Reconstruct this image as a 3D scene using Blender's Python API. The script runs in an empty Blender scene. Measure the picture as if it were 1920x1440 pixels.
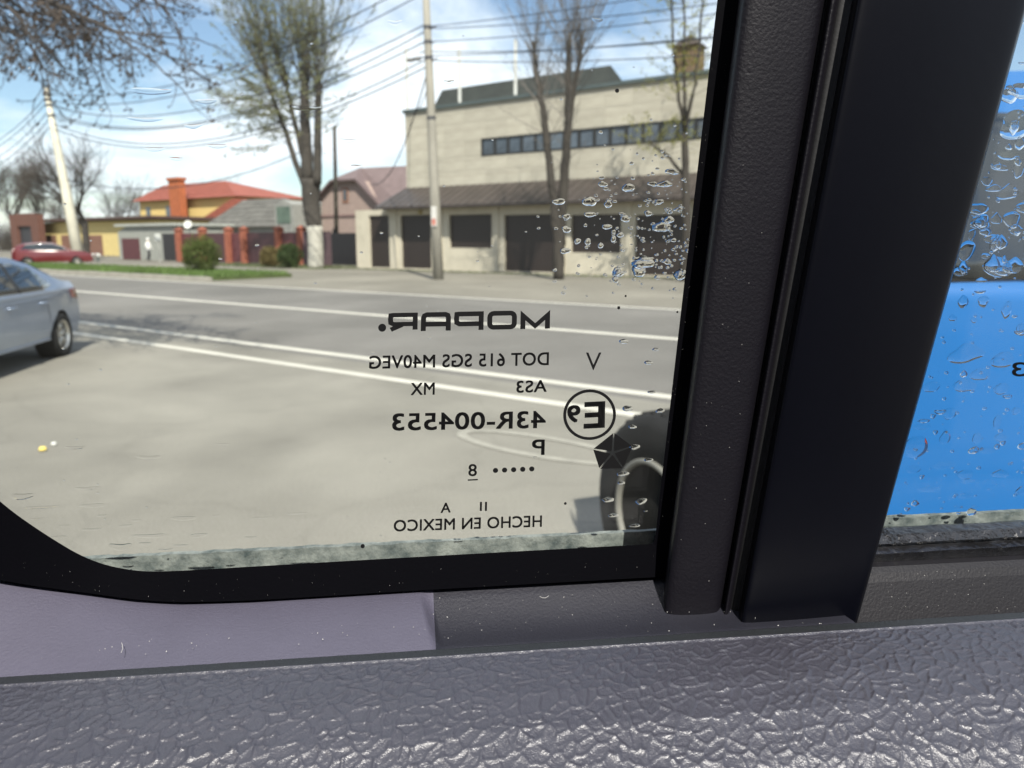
import bpy, bmesh, math, random
import numpy as np
from mathutils import Vector, Matrix, Quaternion
random.seed(7); np.random.seed(7)
R = math.radians
scene = bpy.context.scene
col = scene.collection

# ------------------------------------------------------------------ camera
CAMH = 1.63; PITCH = R(10.6); FPX = 1441.0            # FPX: focal length in pixels of the 1920 px photograph
cam_d = bpy.data.cameras.new('camera'); cam = bpy.data.objects.new('camera', cam_d); col.objects.link(cam)
cam.location = (0, 0, CAMH); cam.rotation_euler = (R(90) - PITCH, 0, 0)
cam_d.sensor_width = 36; cam_d.lens = 36 * FPX / 1920
cam_d.clip_start = 0.01; cam_d.clip_end = 2000
cam_d.dof.use_dof = True; cam_d.dof.focus_distance = 0.225; cam_d.dof.aperture_fstop = 23
scene.camera = cam

# ------------------------------------------------------------------ world, sun, exposure
SUN_AZ, SUN_EL = R(166), R(48)                         # azimuth clockwise from the view direction (+Y)
world = bpy.data.worlds.new('World'); scene.world = world; world.use_nodes = True
nt = world.node_tree; nt.nodes.clear()
def nd(t, typ, **kw):
    n = t.nodes.new(typ)
    for k, v in kw.items(): setattr(n, k, v)
    return n
sky = nd(nt, 'ShaderNodeTexSky', sky_type='NISHITA', sun_disc=False)
sky.sun_elevation = SUN_EL; sky.sun_rotation = SUN_AZ; sky.dust_density = 0.6; sky.air_density = 1.0; sky.ozone_density = 2.2
tc = nd(nt, 'ShaderNodeTexCoord'); sep = nd(nt, 'ShaderNodeSeparateXYZ')
nt.links.new(tc.outputs['Generated'], sep.inputs[0])
zz = nd(nt, 'ShaderNodeMath', operation='ADD'); zz.inputs[1].default_value = 0.22
zm = nd(nt, 'ShaderNodeMath', operation='MAXIMUM'); zm.inputs[1].default_value = 0.05
nt.links.new(sep.outputs['Z'], zz.inputs[0]); nt.links.new(zz.outputs[0], zm.inputs[0])
dx = nd(nt, 'ShaderNodeMath', operation='DIVIDE'); dy = nd(nt, 'ShaderNodeMath', operation='DIVIDE')
nt.links.new(sep.outputs['X'], dx.inputs[0]); nt.links.new(zm.outputs[0], dx.inputs[1])
nt.links.new(sep.outputs['Y'], dy.inputs[0]); nt.links.new(zm.outputs[0], dy.inputs[1])
cmb = nd(nt, 'ShaderNodeCombineXYZ'); nt.links.new(dx.outputs[0], cmb.inputs[0]); nt.links.new(dy.outputs[0], cmb.inputs[1])
cn = nd(nt, 'ShaderNodeTexNoise'); cn.inputs['Scale'].default_value = 1.15; cn.inputs['Detail'].default_value = 9
cn.inputs['Roughness'].default_value = 0.56; cn.inputs['Distortion'].default_value = 0.35
mp = nd(nt, 'ShaderNodeMapping'); mp.inputs['Location'].default_value = (3.4, 1.2, 0.0)
nt.links.new(cmb.outputs[0], mp.inputs[0]); nt.links.new(mp.outputs[0], cn.inputs['Vector'])
cr = nd(nt, 'ShaderNodeValToRGB'); cr.color_ramp.elements[0].position = 0.43; cr.color_ramp.elements[1].position = 0.60
nt.links.new(cn.outputs[0], cr.inputs[0])
mixc = nd(nt, 'ShaderNodeMix', data_type='RGBA')
nt.links.new(cr.outputs[0], mixc.inputs[0]); nt.links.new(sky.outputs[0], mixc.inputs[6])
mixc.inputs[7].default_value = (7.9, 8.5, 9.4, 1)      # cloud, in the sky node's own units
bg = nd(nt, 'ShaderNodeBackground'); bg.inputs[1].default_value = 0.082
out = nd(nt, 'ShaderNodeOutputWorld')
nt.links.new(mixc.outputs[2], bg.inputs[0]); nt.links.new(bg.outputs[0], out.inputs[0])

sun_d = bpy.data.lights.new('sun', 'SUN'); sun = bpy.data.objects.new('sun', sun_d); col.objects.link(sun)
sdir = Vector((math.sin(SUN_AZ) * math.cos(SUN_EL), math.cos(SUN_AZ) * math.cos(SUN_EL), math.sin(SUN_EL)))
sun.rotation_euler = (-sdir).to_track_quat('-Z', 'Y').to_euler(); sun.location = (20, -20, 40)
sun_d.energy = 4.2; sun_d.angle = R(0.5); sun_d.color = (1.0, 0.95, 0.87)
vs = scene.view_settings
vs.view_transform = 'Standard'; vs.look = 'None'; vs.gamma = 1.0; vs.use_curve_mapping = False; vs.exposure = 0.95
scene.cycles.use_denoising = True
scene.cycles.max_bounces = 10; scene.cycles.transparent_max_bounces = 24; scene.cycles.transmission_bounces = 10
scene.cycles.caustics_refractive = False; scene.cycles.caustics_reflective = False

# ------------------------------------------------------------------ projection helpers (photo pixel -> point on a real plane)
CP, SP = math.cos(PITCH), math.sin(PITCH)
CO = Vector((0, 0, CAMH))
def ray(x, y):
    X = (x - 960) / FPX; Y = (720 - y) / FPX
    return Vector((X, CP + Y * SP, -SP + Y * CP))
def on_z(x, y, z=0.0):
    d = ray(x, y); return CO + d * ((z - CAMH) / d.z)
def on_plane(x, y, p0, n):
    d = ray(x, y); return CO + d * ((p0 - CO).dot(n) / d.dot(n))
# road frame: x' runs along the road to the right, b runs across it, away from the camera
RX = Vector((math.sin(R(54)), -math.cos(R(54)), 0)); RQ = Vector((math.cos(R(54)), math.sin(R(54)), 0)); RROT = -R(36)
def road(x, b, z=0.0): return RX * x + RQ * b + Vector((0, 0, z))
def at(x, y, b):
    d = ray(x, y); p = CO + d * (b / d.dot(RQ)); return p.dot(RX), p.z
def rx(x, b): return at(x, 450, b)[0]
def to_road(p): return p.dot(RX), p.dot(RQ)

# ------------------------------------------------------------------ object helpers
def tag(o, label=None, cat=None, group=None, kind=None):
    if label: o['label'] = label
    if cat: o['category'] = cat
    if group: o['group'] = group
    if kind: o['kind'] = kind
    return o
def empty(name, label, cat, loc=(0, 0, 0), rz=0, group=None):
    o = bpy.data.objects.new(name, None); col.objects.link(o); o.location = loc; o.rotation_euler = (0, 0, rz)
    o.empty_display_size = 0.2
    return tag(o, label, cat, group)
class MB:
    def __init__(s): s.v = []; s.f = []; s.m = []
    def add(s, vs_, fs, m=0):
        k = len(s.v); s.v.extend([tuple(p) for p in vs_]); s.f.extend([tuple(i + k for i in f) for f in fs]); s.m.extend([m] * len(fs))
    def box(s, x0, x1, y0, y1, z0, z1, m=0):
        s.add([(x0, y0, z0), (x1, y0, z0), (x1, y1, z0), (x0, y1, z0), (x0, y0, z1), (x1, y0, z1), (x1, y1, z1), (x0, y1, z1)],
              [(0, 3, 2, 1), (4, 5, 6, 7), (0, 1, 5, 4), (1, 2, 6, 5), (2, 3, 7, 6), (3, 0, 4, 7)], m); return s
    def prism(s, poly, y0, y1, m=0):                   # poly in (x, z), extruded along y
        n = len(poly)
        s.add([(x, y0, z) for x, z in poly] + [(x, y1, z) for x, z in poly],
              [tuple(range(n)), tuple(range(2 * n - 1, n - 1, -1))] + [(i, i + n, (i + 1) % n + n, (i + 1) % n) for i in range(n)], m); return s
    def tube(s, path, rad, n=6, m=0, cap=True):
        path = [Vector(p) for p in path]; k = len(path)
        if not hasattr(rad, '__len__'): rad = [rad] * k
        vv = []; up = Vector((0.13, 0.21, 0.97))
        for i, p in enumerate(path):
            t = (path[min(i + 1, k - 1)] - path[max(i - 1, 0)])
            t = t.normalized() if t.length > 1e-9 else Vector((0, 0, 1))
            a = t.cross(up)
            if a.length < 0.05: a = t.cross(Vector((1, 0, 0)))
            a.normalize(); b = t.cross(a)
            for j in range(n):
                w = 2 * math.pi * j / n; vv.append(p + (a * math.cos(w) + b * math.sin(w)) * rad[i])
        ff = [(i * n + j, i * n + (j + 1) % n, (i + 1) * n + (j + 1) % n, (i + 1) * n + j) for i in range(k - 1) for j in range(n)]
        if cap and n > 3: ff += [tuple(range(n - 1, -1, -1)), tuple(range((k - 1) * n, k * n))]
        s.add(vv, ff, m); return s
    def lathe(s, prof, n=24, axis='z', c=(0, 0, 0), m=0):  # prof: (radius, height)
        vv = []; k = len(prof)
        for r_, h in prof:
            for j in range(n):
                w = 2 * math.pi * j / n; x, y = r_ * math.cos(w), r_ * math.sin(w)
                p = (x, y, h) if axis == 'z' else (x, h, y) if axis == 'y' else (h, x, y)
                vv.append((p[0] + c[0], p[1] + c[1], p[2] + c[2]))
        s.add(vv, [(i * n + j, i * n + (j + 1) % n, (i + 1) * n + (j + 1) % n, (i + 1) * n + j) for i in range(k - 1) for j in range(n)], m); return s
    def build(s, name, mats, parent=None, off=(0, 0, 0), smooth=False, kind=None, bevel=0):
        me = bpy.data.meshes.new(name)
        o_ = off
        me.from_pydata([(a - o_[0], b - o_[1], c - o_[2]) for a, b, c in s.v], [], s.f)
        if not isinstance(mats, (list, tuple)): mats = [mats]
        for mt in mats: me.materials.append(mt)
        if len(mats) > 1: me.polygons.foreach_set('material_index', s.m)
        if smooth: me.polygons.foreach_set('use_smooth', [True] * len(me.polygons))
        me.update()
        o = bpy.data.objects.new(name, me); col.objects.link(o)
        if parent: o.parent = parent
        if kind: o['kind'] = kind
        if bevel:
            b = o.modifiers.new('bevel', 'BEVEL'); b.width = bevel; b.segments = 2; b.limit_method = 'ANGLE'; b.angle_limit = R(40)
        return o
def share(src, name, parent, loc):
    o = bpy.data.objects.new(name, src.data); col.objects.link(o); o.parent = parent; o.location = loc; return o

# ------------------------------------------------------------------ materials
MATS = {}
def M(name, c, rough=0.7, var=0.18, scale=3.0, bump=0.0, bscale=60.0, metal=0.0, coat=0.0, spec=0.5, rnd=0.0, c2=None, stretch=(1, 1, 1), bdist=0.01, sheen=0.0):
    if name in MATS: return MATS[name]
    m = bpy.data.materials.new(name); m.use_nodes = True; t = m.node_tree; p = t.nodes['Principled BSDF']
    p.inputs['Roughness'].default_value = rough; p.inputs['Metallic'].default_value = metal
    p.inputs['Coat Weight'].default_value = coat; p.inputs['Coat Roughness'].default_value = 0.06
    p.inputs['Specular IOR Level'].default_value = spec
    tcn = nd(t, 'ShaderNodeTexCoord'); mpn = nd(t, 'ShaderNodeMapping'); mpn.inputs['Scale'].default_value = stretch
    t.links.new(tcn.outputs['Object'], mpn.inputs[0])
    if var or rnd or c2:
        n1 = nd(t, 'ShaderNodeTexNoise'); n1.inputs['Scale'].default_value = scale; n1.inputs['Detail'].default_value = 6
        n1.inputs['Roughness'].default_value = 0.65
        t.links.new(mpn.outputs[0], n1.inputs['Vector'])
        rp = nd(t, 'ShaderNodeMapRange'); rp.inputs[1].default_value = 0.3; rp.inputs[2].default_value = 0.7
        t.links.new(n1.outputs[0], rp.inputs[0])
        mx = nd(t, 'ShaderNodeMix', data_type='RGBA'); t.links.new(rp.outputs[0], mx.inputs[0])
        lo = c2 if c2 else tuple(x * (1 - var) for x in c); hi = c if c2 else tuple(min(1, x * (1 + var)) for x in c)
        mx.inputs[6].default_value = (*lo, 1); mx.inputs[7].default_value = (*hi, 1)
        last = mx.outputs[2]
        if rnd:
            oi = nd(t, 'ShaderNodeObjectInfo'); rr = nd(t, 'ShaderNodeMapRange'); rr.inputs[3].default_value = 1 - rnd; rr.inputs[4].default_value = 1 + rnd
            t.links.new(oi.outputs['Random'], rr.inputs[0])
            vm = nd(t, 'ShaderNodeVectorMath', operation='SCALE'); t.links.new(last, vm.inputs[0]); t.links.new(rr.outputs[0], vm.inputs['Scale']); last = vm.outputs[0]
        t.links.new(last, p.inputs['Base Color'])
    else: p.inputs['Base Color'].default_value = (*c, 1)
    if bump:
        n2 = nd(t, 'ShaderNodeTexNoise'); n2.inputs['Scale'].default_value = bscale; n2.inputs['Detail'].default_value = 4
        t.links.new(mpn.outputs[0], n2.inputs['Vector'])
        bp = nd(t, 'ShaderNodeBump'); bp.inputs['Strength'].default_value = bump; bp.inputs['Distance'].default_value = bdist
        t.links.new(n2.outputs[0], bp.inputs['Height']); t.links.new(bp.outputs[0], p.inputs['Normal'])
    MATS[name] = m; return m
def pane_mat(name, tint, rough=0.0, dust=0.0, body=None):
    """thin window pane: clear transmission plus fresnel mirror, with a little dust"""
    m = bpy.data.materials.new(name); m.use_nodes = True; t = m.node_tree; t.nodes.clear()
    tr = nd(t, 'ShaderNodeBsdfTransparent'); tr.inputs[0].default_value = (*tint, 1)
    gl = nd(t, 'ShaderNodeBsdfGlossy'); gl.inputs['Roughness'].default_value = rough; gl.inputs[0].default_value = (1, 1, 1, 1)
    ge = nd(t, 'ShaderNodeNewGeometry'); dt = nd(t, 'ShaderNodeVectorMath', operation='DOT_PRODUCT')
    t.links.new(ge.outputs['Incoming'], dt.inputs[0]); t.links.new(ge.outputs['True Normal'], dt.inputs[1])
    ab_ = nd(t, 'ShaderNodeMath', operation='ABSOLUTE'); t.links.new(dt.outputs['Value'], ab_.inputs[0])
    om = nd(t, 'ShaderNodeMath', operation='SUBTRACT'); om.inputs[0].default_value = 1.0; t.links.new(ab_.outputs[0], om.inputs[1])
    pw5 = nd(t, 'ShaderNodeMath', operation='POWER'); pw5.inputs[1].default_value = 5.0; t.links.new(om.outputs[0], pw5.inputs[0])
    fr = nd(t, 'ShaderNodeMath', operation='MULTIPLY_ADD'); fr.inputs[1].default_value = 0.95; fr.inputs[2].default_value = 0.014; t.links.new(pw5.outputs[0], fr.inputs[0])
    mx = nd(t, 'ShaderNodeMixShader'); t.links.new(fr.outputs[0], mx.inputs[0])
    base = tr.outputs[0]
    t.links.new(base, mx.inputs[1]); t.links.new(gl.outputs[0], mx.inputs[2])
    last = mx.outputs[0]
    if dust:
        tcn = nd(t, 'ShaderNodeTexCoord')
        n = nd(t, 'ShaderNodeTexNoise'); n.inputs['Scale'].default_value = 14; n.inputs['Detail'].default_value = 8; n.inputs['Roughness'].default_value = 0.7
        t.links.new(tcn.outputs['Object'], n.inputs['Vector'])
        r_ = nd(t, 'ShaderNodeMapRange'); r_.inputs[1].default_value = 0.35; r_.inputs[2].default_value = 0.75; r_.inputs[3].default_value = dust * 0.3; r_.inputs[4].default_value = dust
        t.links.new(n.outputs[0], r_.inputs[0])
        df = nd(t, 'ShaderNodeBsdfDiffuse'); df.inputs[0].default_value = (0.55, 0.53, 0.48, 1)
        m2 = nd(t, 'ShaderNodeMixShader'); t.links.new(r_.outputs[0], m2.inputs[0]); t.links.new(last, m2.inputs[1]); t.links.new(df.outputs[0], m2.inputs[2]); last = m2.outputs[0]
    o = nd(t, 'ShaderNodeOutputMaterial'); t.links.new(last, o.inputs[0])
    return m
def water_mat():
    m = bpy.data.materials.new('water_drop'); m.use_nodes = True; t = m.node_tree; t.nodes.clear()
    g = nd(t, 'ShaderNodeBsdfGlass'); g.inputs['IOR'].default_value = 1.33; g.inputs['Roughness'].default_value = 0.0
    o = nd(t, 'ShaderNodeOutputMaterial'); t.links.new(g.outputs[0], o.inputs[0]); return m
WATER = water_mat()

# ================================================================== GROUND, ROAD
def sheet(name, pts, z, mat, kind='structure', div=0):
    mb = MB(); mb.add([(p[0], p[1], 0) for p in pts], [tuple(range(len(pts)))])
    o = mb.build(name, mat); o.location = (0, 0, z); tag(o, kind=kind); return o
def strip(name, x0, x1, b0, b1, z, mat):
    ps = [road(x0, b0), road(x1, b0), road(x1, b1), road(x0, b1)]
    return sheet(name, ps, z, mat)
def ground_mat(name, c, c2, s1, patch, crack=0.0):
    m = M(name, c, 0.92, c2=c2, scale=s1, bump=0.35, bscale=45, bdist=0.01, spec=0.25)
    t = m.node_tree; p = t.nodes['Principled BSDF']; src = p.inputs['Base Color'].links[0].from_socket
    tcn = nd(t, 'ShaderNodeTexCoord')
    n = nd(t, 'ShaderNodeTexNoise'); n.inputs['Scale'].default_value = patch; n.inputs['Detail'].default_value = 5; n.inputs['Distortion'].default_value = 0.6
    t.links.new(tcn.outputs['Object'], n.inputs['Vector'])
    mr = nd(t, 'ShaderNodeMapRange'); mr.inputs[1].default_value = 0.35; mr.inputs[2].default_value = 0.65; mr.inputs[3].default_value = 0.76; mr.inputs[4].default_value = 1.12
    t.links.new(n.outputs[0], mr.inputs[0])
    g = nd(t, 'ShaderNodeTexNoise'); g.inputs['Scale'].default_value = 90; g.inputs['Detail'].default_value = 3
    t.links.new(tcn.outputs['Object'], g.inputs['Vector'])
    mg = nd(t, 'ShaderNodeMapRange'); mg.inputs[1].default_value = 0.3; mg.inputs[2].default_value = 0.7; mg.inputs[3].default_value = 0.72; mg.inputs[4].default_value = 1.28
    t.links.new(g.outputs[0], mg.inputs[0])
    ml = nd(t, 'ShaderNodeMath', operation='MULTIPLY'); t.links.new(mr.outputs[0], ml.inputs[0]); t.links.new(mg.outputs[0], ml.inputs[1])
    fac = ml.outputs[0]
    if crack:
        vo = nd(t, 'ShaderNodeTexVoronoi', feature='DISTANCE_TO_EDGE'); vo.inputs['Scale'].default_value = 0.33
        wn = nd(t, 'ShaderNodeTexNoise'); wn.inputs['Scale'].default_value = 1.4; wn.inputs['Detail'].default_value = 5
        t.links.new(tcn.outputs['Object'], wn.inputs['Vector'])
        va = nd(t, 'ShaderNodeVectorMath', operation='ADD'); t.links.new(tcn.outputs['Object'], va.inputs[0]); t.links.new(wn.outputs['Color'], va.inputs[1])
        t.links.new(va.outputs[0], vo.inputs['Vector'])
        mc = nd(t, 'ShaderNodeMapRange'); mc.inputs[1].default_value = 0.0; mc.inputs[2].default_value = 0.02; mc.inputs[3].default_value = 1 - crack; mc.inputs[4].default_value = 1
        t.links.new(vo.outputs['Distance'], mc.inputs[0])
        m3 = nd(t, 'ShaderNodeMath', operation='MULTIPLY'); t.links.new(fac, m3.inputs[0]); t.links.new(mc.outputs[0], m3.inputs[1]); fac = m3.outputs[0]
    sc_ = nd(t, 'ShaderNodeVectorMath', operation='SCALE'); t.links.new(src, sc_.inputs[0]); t.links.new(fac, sc_.inputs['Scale'])
    t.links.new(sc_.outputs[0], p.inputs['Base Color']); return m
G_DIRT = ground_mat('dusty_ground', (0.225, 0.21, 0.175), (0.175, 0.162, 0.135), 0.6, 0.12)
G_ROAD = ground_mat('road_asphalt', (0.168, 0.160, 0.147), (0.140, 0.133, 0.122), 0.8, 0.16)
G_APRON = ground_mat('apron_asphalt', (0.238, 0.226, 0.194), (0.192, 0.182, 0.157), 0.5, 0.35, crack=0.07)
def paint_mat(name, c, wear):
    m = M(name, c, 0.75, var=0.12, scale=2.0, bump=0.3, bscale=50, spec=0.3)
    return m
PAINT = paint_mat('road_paint', (0.50, 0.48, 0.42), 0)
sheet('ground', [(-700, -300, 0), (700, -300, 0), (700, 900, 0), (-700, 900, 0)], 0.0, G_DIRT)
strip('road', -90, 260, 7.1, 17.4, 0.004, G_ROAD)
strip('parking_apron', -60, 120, -25, 7.1, 0.004, G_APRON)
def mark(name, x0, x1, b0, b1):
    mb = MB(); n = 60
    rng = np.random.RandomState(int(b0 * 10))
    lo = [road(x0 + (x1 - x0) * i / n, b0 + rng.uniform(-.012, .012)) for i in range(n + 1)]; hi = [road(x0 + (x1 - x0) * i / n, b1 + rng.uniform(-.012, .012)) for i in range(n + 1)]
    mb.add([(p.x, p.y, 0) for p in lo + hi], [(i, i + 1, n + 2 + i, n + 1 + i) for i in range(n)])
    o = mb.build(name, PAINT); o.location = (0, 0, 0.009); tag(o, kind='structure'); return o
mark('road_marking', -60, 80, 11.80, 12.08)
mark('road_marking', -60, 80, 7.30, 7.50)
mark('road_marking', -60, 80, 6.33, 6.52)
mark('road_marking', -60, 80, 16.95, 17.2)
# pale loop painted on the apron
lp = MB(); c0 = on_z(1010, 838); NL = 72
for i in range(NL):
    w = 2 * math.pi * i / NL
    d = Vector((math.cos(w) * 0.82, math.sin(w) * 0.30, 0)); e = Vector((math.cos(w) * 0.72, math.sin(w) * 0.21, 0))
    for q_ in (d, e):
        p = c0 + RX * q_.x + RQ * q_.y; lp.v.append((p.x, p.y, 0))
lp.f = [(2 * i, (2 * i + 2) % (2 * NL), (2 * i + 3) % (2 * NL), 2 * i + 1) for i in range(NL)]; lp.m = [0] * NL
o = lp.build('road_marking', M('worn_paint', (.33, .315, .27), .85, c2=(.22, .21, .18), scale=6)); o.location = (0, 0, 0.010); tag(o, kind='structure')

# kerb and grass verge at the far side
KERB = M('kerb_stone', (0.30, 0.28, 0.24), 0.9, scale=2)
kx1 = to_road(on_z(440, 508))[0]
kx1 = rx(425, 19.2)
kb = MB()
for k in range(46):
    x1 = kx1 - k * 1.0; kb.box(x1 - 0.985, x1, 18.1, 18.28, 0, 0.17)
kb = None
kerb = None
kr = MB(); kr.box(-0.49, 0.49, -0.09, 0.09, 0, 0.17)
kerb_root = tag(MB().box(kx1 - 46, kx1, 18.30, 18.42, -0.02, 0.13).build('kerb', KERB), kind='structure'); kerb_root.rotation_euler = (0, 0, RROT)
k0 = kr.build('kerb_stone', KERB, kerb_root); k0.location = (kx1 - 0.5, 18.2, 0)
for k in range(1, 44): share(k0, 'kerb_stone', kerb_root, (kx1 - 0.5 - k, 18.2 + random.uniform(-.01, .01), random.uniform(-.012, .012)))
SOIL = M('verge_soil', (0.055, 0.075, 0.022), 1.0, var=0.35, scale=1.2)
vb = MB().box(kx1 - 46, kx1, 18.44, 22.4, -0.05, 0.14); vo = vb.build('verge', SOIL); vo.rotation_euler = (0, 0, RROT); tag(vo, kind='structure')
GRASS = M('grass_blade', (0.075, 0.125, 0.025), 0.7, var=0.35, scale=0.7)
gb = MB()
for i in range(26000):
    x = kx1 - 45.5 * random.random() ** 1.15; y = random.uniform(18.5, 22.3); h = random.uniform(0.08, 0.24); w = random.uniform(0.015, 0.03); a = random.uniform(0, 3.14)
    ca, sa = math.cos(a) * w, math.sin(a) * w; lx, ly = random.uniform(-.08, .08), random.uniform(-.08, .08)
    gb.add([(x - ca, y - sa, 0.13), (x + ca, y + sa, 0.13), (x + lx, y + ly, 0.13 + h)], [(0, 1, 2)])
go = gb.build('grass', GRASS, kind='stuff'); go.rotation_euler = (0, 0, RROT); tag(go, 'short green grass on the verge beyond the road', 'grass')
# weeds and dry grass at the foot of the fence
wb = MB()
WEED = M('weed', (0.10, 0.115, 0.05), 0.8, var=0.4, scale=0.5)
for i in range(9000):
    x = random.uniform(rx(400, 31.5), rx(1290, 31)); y = random.uniform(30.2, 32.1) if x > rx(668, 32) else random.uniform(29, 33); h = random.uniform(0.04, 0.16); w = random.uniform(0.015, 0.04)
    if x > rx(668, 32):
        if random.random() < .6: continue
        h *= 0.35
    lx, ly = random.uniform(-.08, .08), random.uniform(-.08, .08)
    wb.add([(x - w, y, 0), (x + w, y, 0), (x + lx, y + ly, h)], [(0, 1, 2)])
wo = wb.build('weeds', WEED, kind='stuff'); wo.rotation_euler = (0, 0, RROT); tag(wo, 'sparse weeds along the foot of the walls', 'weeds')

# ================================================================== BUILDINGS (built in the road frame)
def rroot(name, label, cat, x, b, group=None):
    return empty(name, label, cat, road(x, b), RROT, group), (x, b, 0)
STONE = M('stone_cladding', (0.475, 0.445, 0.37), 0.85, c2=(0.32, 0.295, 0.24), scale=0.9, rnd=0.08, stretch=(0.35, 1, 3.0), bump=0.15, bscale=8)
PLASTER = M('pale_plaster', (0.47, 0.43, 0.345), 0.9, var=0.14, scale=0.9, bump=0.1, bscale=20)
DKMET = M('dark_coping', (0.07, 0.09, 0.09), 0.5, var=0.15)
BROOF = M('brown_metal_tile', (0.050, 0.040, 0.036), 0.42, var=0.25, scale=1.2)
SHUT = M('dark_shutter', (0.026, 0.019, 0.017), 0.45, var=0.2, stretch=(1, 1, 14), scale=1.5)
GLASSF = M('window_glass', (0.075, 0.09, 0.11), 0.06, var=0.5, scale=0.9, rnd=.5, spec=0.9)
WHITEP = M('white_paint', (0.62, 0.62, 0.58), 0.6, var=0.1)
BRICK = M('yellow_brick', (0.16, 0.10, 0.055), 0.85, var=0.3, scale=6)
DKGREEN = M('dark_roof_sheet', (0.022, 0.026, 0.022), 0.7, var=0.3, scale=2)

FB = 33.6                                               # upper facade; the ground floor stands 1.3 m forward
GBF = 32.3
xL = rx(765, FB); xR = rx(1420, FB)
bz, off = rroot('beige_building', 'two storey beige stone building with long ribbon window and brown canopy roof', 'building', xL, GBF)
ZT = at(765, 212, FB)[1]; ZB = 4.55
wz1 = at(905, 262, FB)[1]; wz0 = at(905, 291, FB)[1]; wx0 = rx(905, FB); wx1 = rx(1330, FB)
MB().box(xL + 0.03, xR, FB + 0.06, FB + 13, 0, ZT).build('wall', M('wall_core', (0.33, 0.30, 0.23), 0.9), bz, off)
rows = [ZB - 1.2, ZB, wz0 - (wz0 - ZB) / 2, wz0, wz1, wz1 + (ZT - wz1) / 2, ZT]
PL = 1.45; npan = int((xR - xL) / PL)
protos = {}
for ri in range(1, 6):
    z0, z1 = rows[ri], rows[ri + 1]; h = z1 - z0
    for k in range(npan):
        a = xL + k * PL; b_ = a + PL - 0.008
        if ri == 3:
            if b_ > wx0 and a < wx1:
                if a < wx0 - 0.3:
                    MB().box(a, wx0 - 0.06, FB, FB + 0.058, z0 + 0.008, z1 - 0.008).build('cladding_panel', STONE, bz, off)
                continue
        if ri not in protos:
            protos[ri] = MB().box(0, PL - 0.008, -0.03, 0.028, 0.003, h - 0.003).build('cladding_panel', STONE, bz); pn = protos[ri]
            pn.location = (a - off[0], FB + 0.03 - off[1], z0)
        else: share(protos[ri], 'cladding_panel', bz, (a - off[0], FB + 0.03 - off[1] + random.uniform(-.006, .006), z0))
fr = MB()
fr.box(wx0 - 0.05, wx1 + .05, FB - 0.02, FB + 0.05, wz0 - 0.06, wz0 + 0.03); fr.box(wx0 - 0.05, wx1 + .05, FB - 0.02, FB + 0.05, wz1 - 0.03, wz1 + 0.06)
fr.box(wx0 - 0.05, wx0 + 0.05, FB - 0.018, FB + 0.05, wz0 + .03, wz1 - .03)
NP = 15; pw = (wx1 - wx0) / NP
for k in range(1, NP + 1): fr.box(wx0 + k * pw - 0.075, wx0 + k * pw + 0.075, FB - 0.018, FB + 0.05, wz0 + 0.03, wz1 - 0.03)
wnd = fr.build('window', M('window_frame_dark', (.018, .019, .02), .6), bz, off)
pp = MB().box(0.03, pw - 0.03, 0.0, 0.012, 0, wz1 - wz0 - 0.06).build('pane', GLASSF, wnd); pp.location = (wx0 - off[0], FB + 0.03 - off[1], wz0 + 0.03)
pp.location = (wx0 - off[0], FB + 0.03 - off[1], wz0 + 0.03)
for k in range(1, NP):
    q_ = share(pp, 'pane', wnd, (wx0 + k * pw - off[0], FB + 0.03 - off[1], wz0 + 0.03)); q_.rotation_euler = (random.uniform(-.02, .02), 0, random.uniform(-.02, .02))
MB().box(xL - 0.1, xR, FB - 0.12, FB + 13, ZT, ZT + 0.17).build('coping', DKMET, bz, off)
# roof shed of dark sheet, roof posts, chimney
x0 = rx(822, 39); x1 = rx(1128, 39); zt = at(980, 142, 39)[1]
mb = MB(); zb_ = ZT + 0.2
mb.add([(x0, 38, zb_), (x1 + .6, 38, zb_), (x1, 39.6, zt), (x0, 39.6, zt), (x0, 43, zb_), (x1 + .6, 43, zb_)], [(0, 1, 2, 3), (3, 2, 5, 4), (0, 3, 4), (1, 5, 2), (0, 4, 5, 1)])
mb.build('roof_shed', DKGREEN, bz, off)
for px_, yt in ((771, 88), (866, 92), (967, 75)):
    x_ = rx(px_, FB + .6); zt_ = at(px_, yt, FB + .6)[1]
    MB().box(x_ - .06, x_ + .06, FB + .5, FB + .62, ZT + .17, zt_).build('roof_post', WHITEP, bz, off)
cx0, cx1 = rx(1252, 36), rx(1290, 36)
ch = MB().box(cx0, cx1, 36, 36 + (cx1 - cx0), ZT + .1, at(1270, 86, 36)[1]).build('chimney', BRICK, bz, off)
zc = at(1270, 88, 36)[1]; ww = cx1 - cx0; mb = MB()
mb.add([(cx0 - .16, 35.84, zc), (cx1 + .16, 35.84, zc), (cx1 + .16, 36.16 + ww, zc), (cx0 - .16, 36.16 + ww, zc), (cx0 + ww / 2, 36 + ww / 2, zc + .62)], [(0, 1, 4), (1, 2, 4), (2, 3, 4), (3, 0, 4), (0, 3, 2, 1)])
mb.build('chimney_cap', M('cap_rust', (0.06, 0.045, 0.035), 0.7), ch)
bpy.data.objects[ch.name].children[0].location = (-off[0], -off[1], 0)
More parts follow.
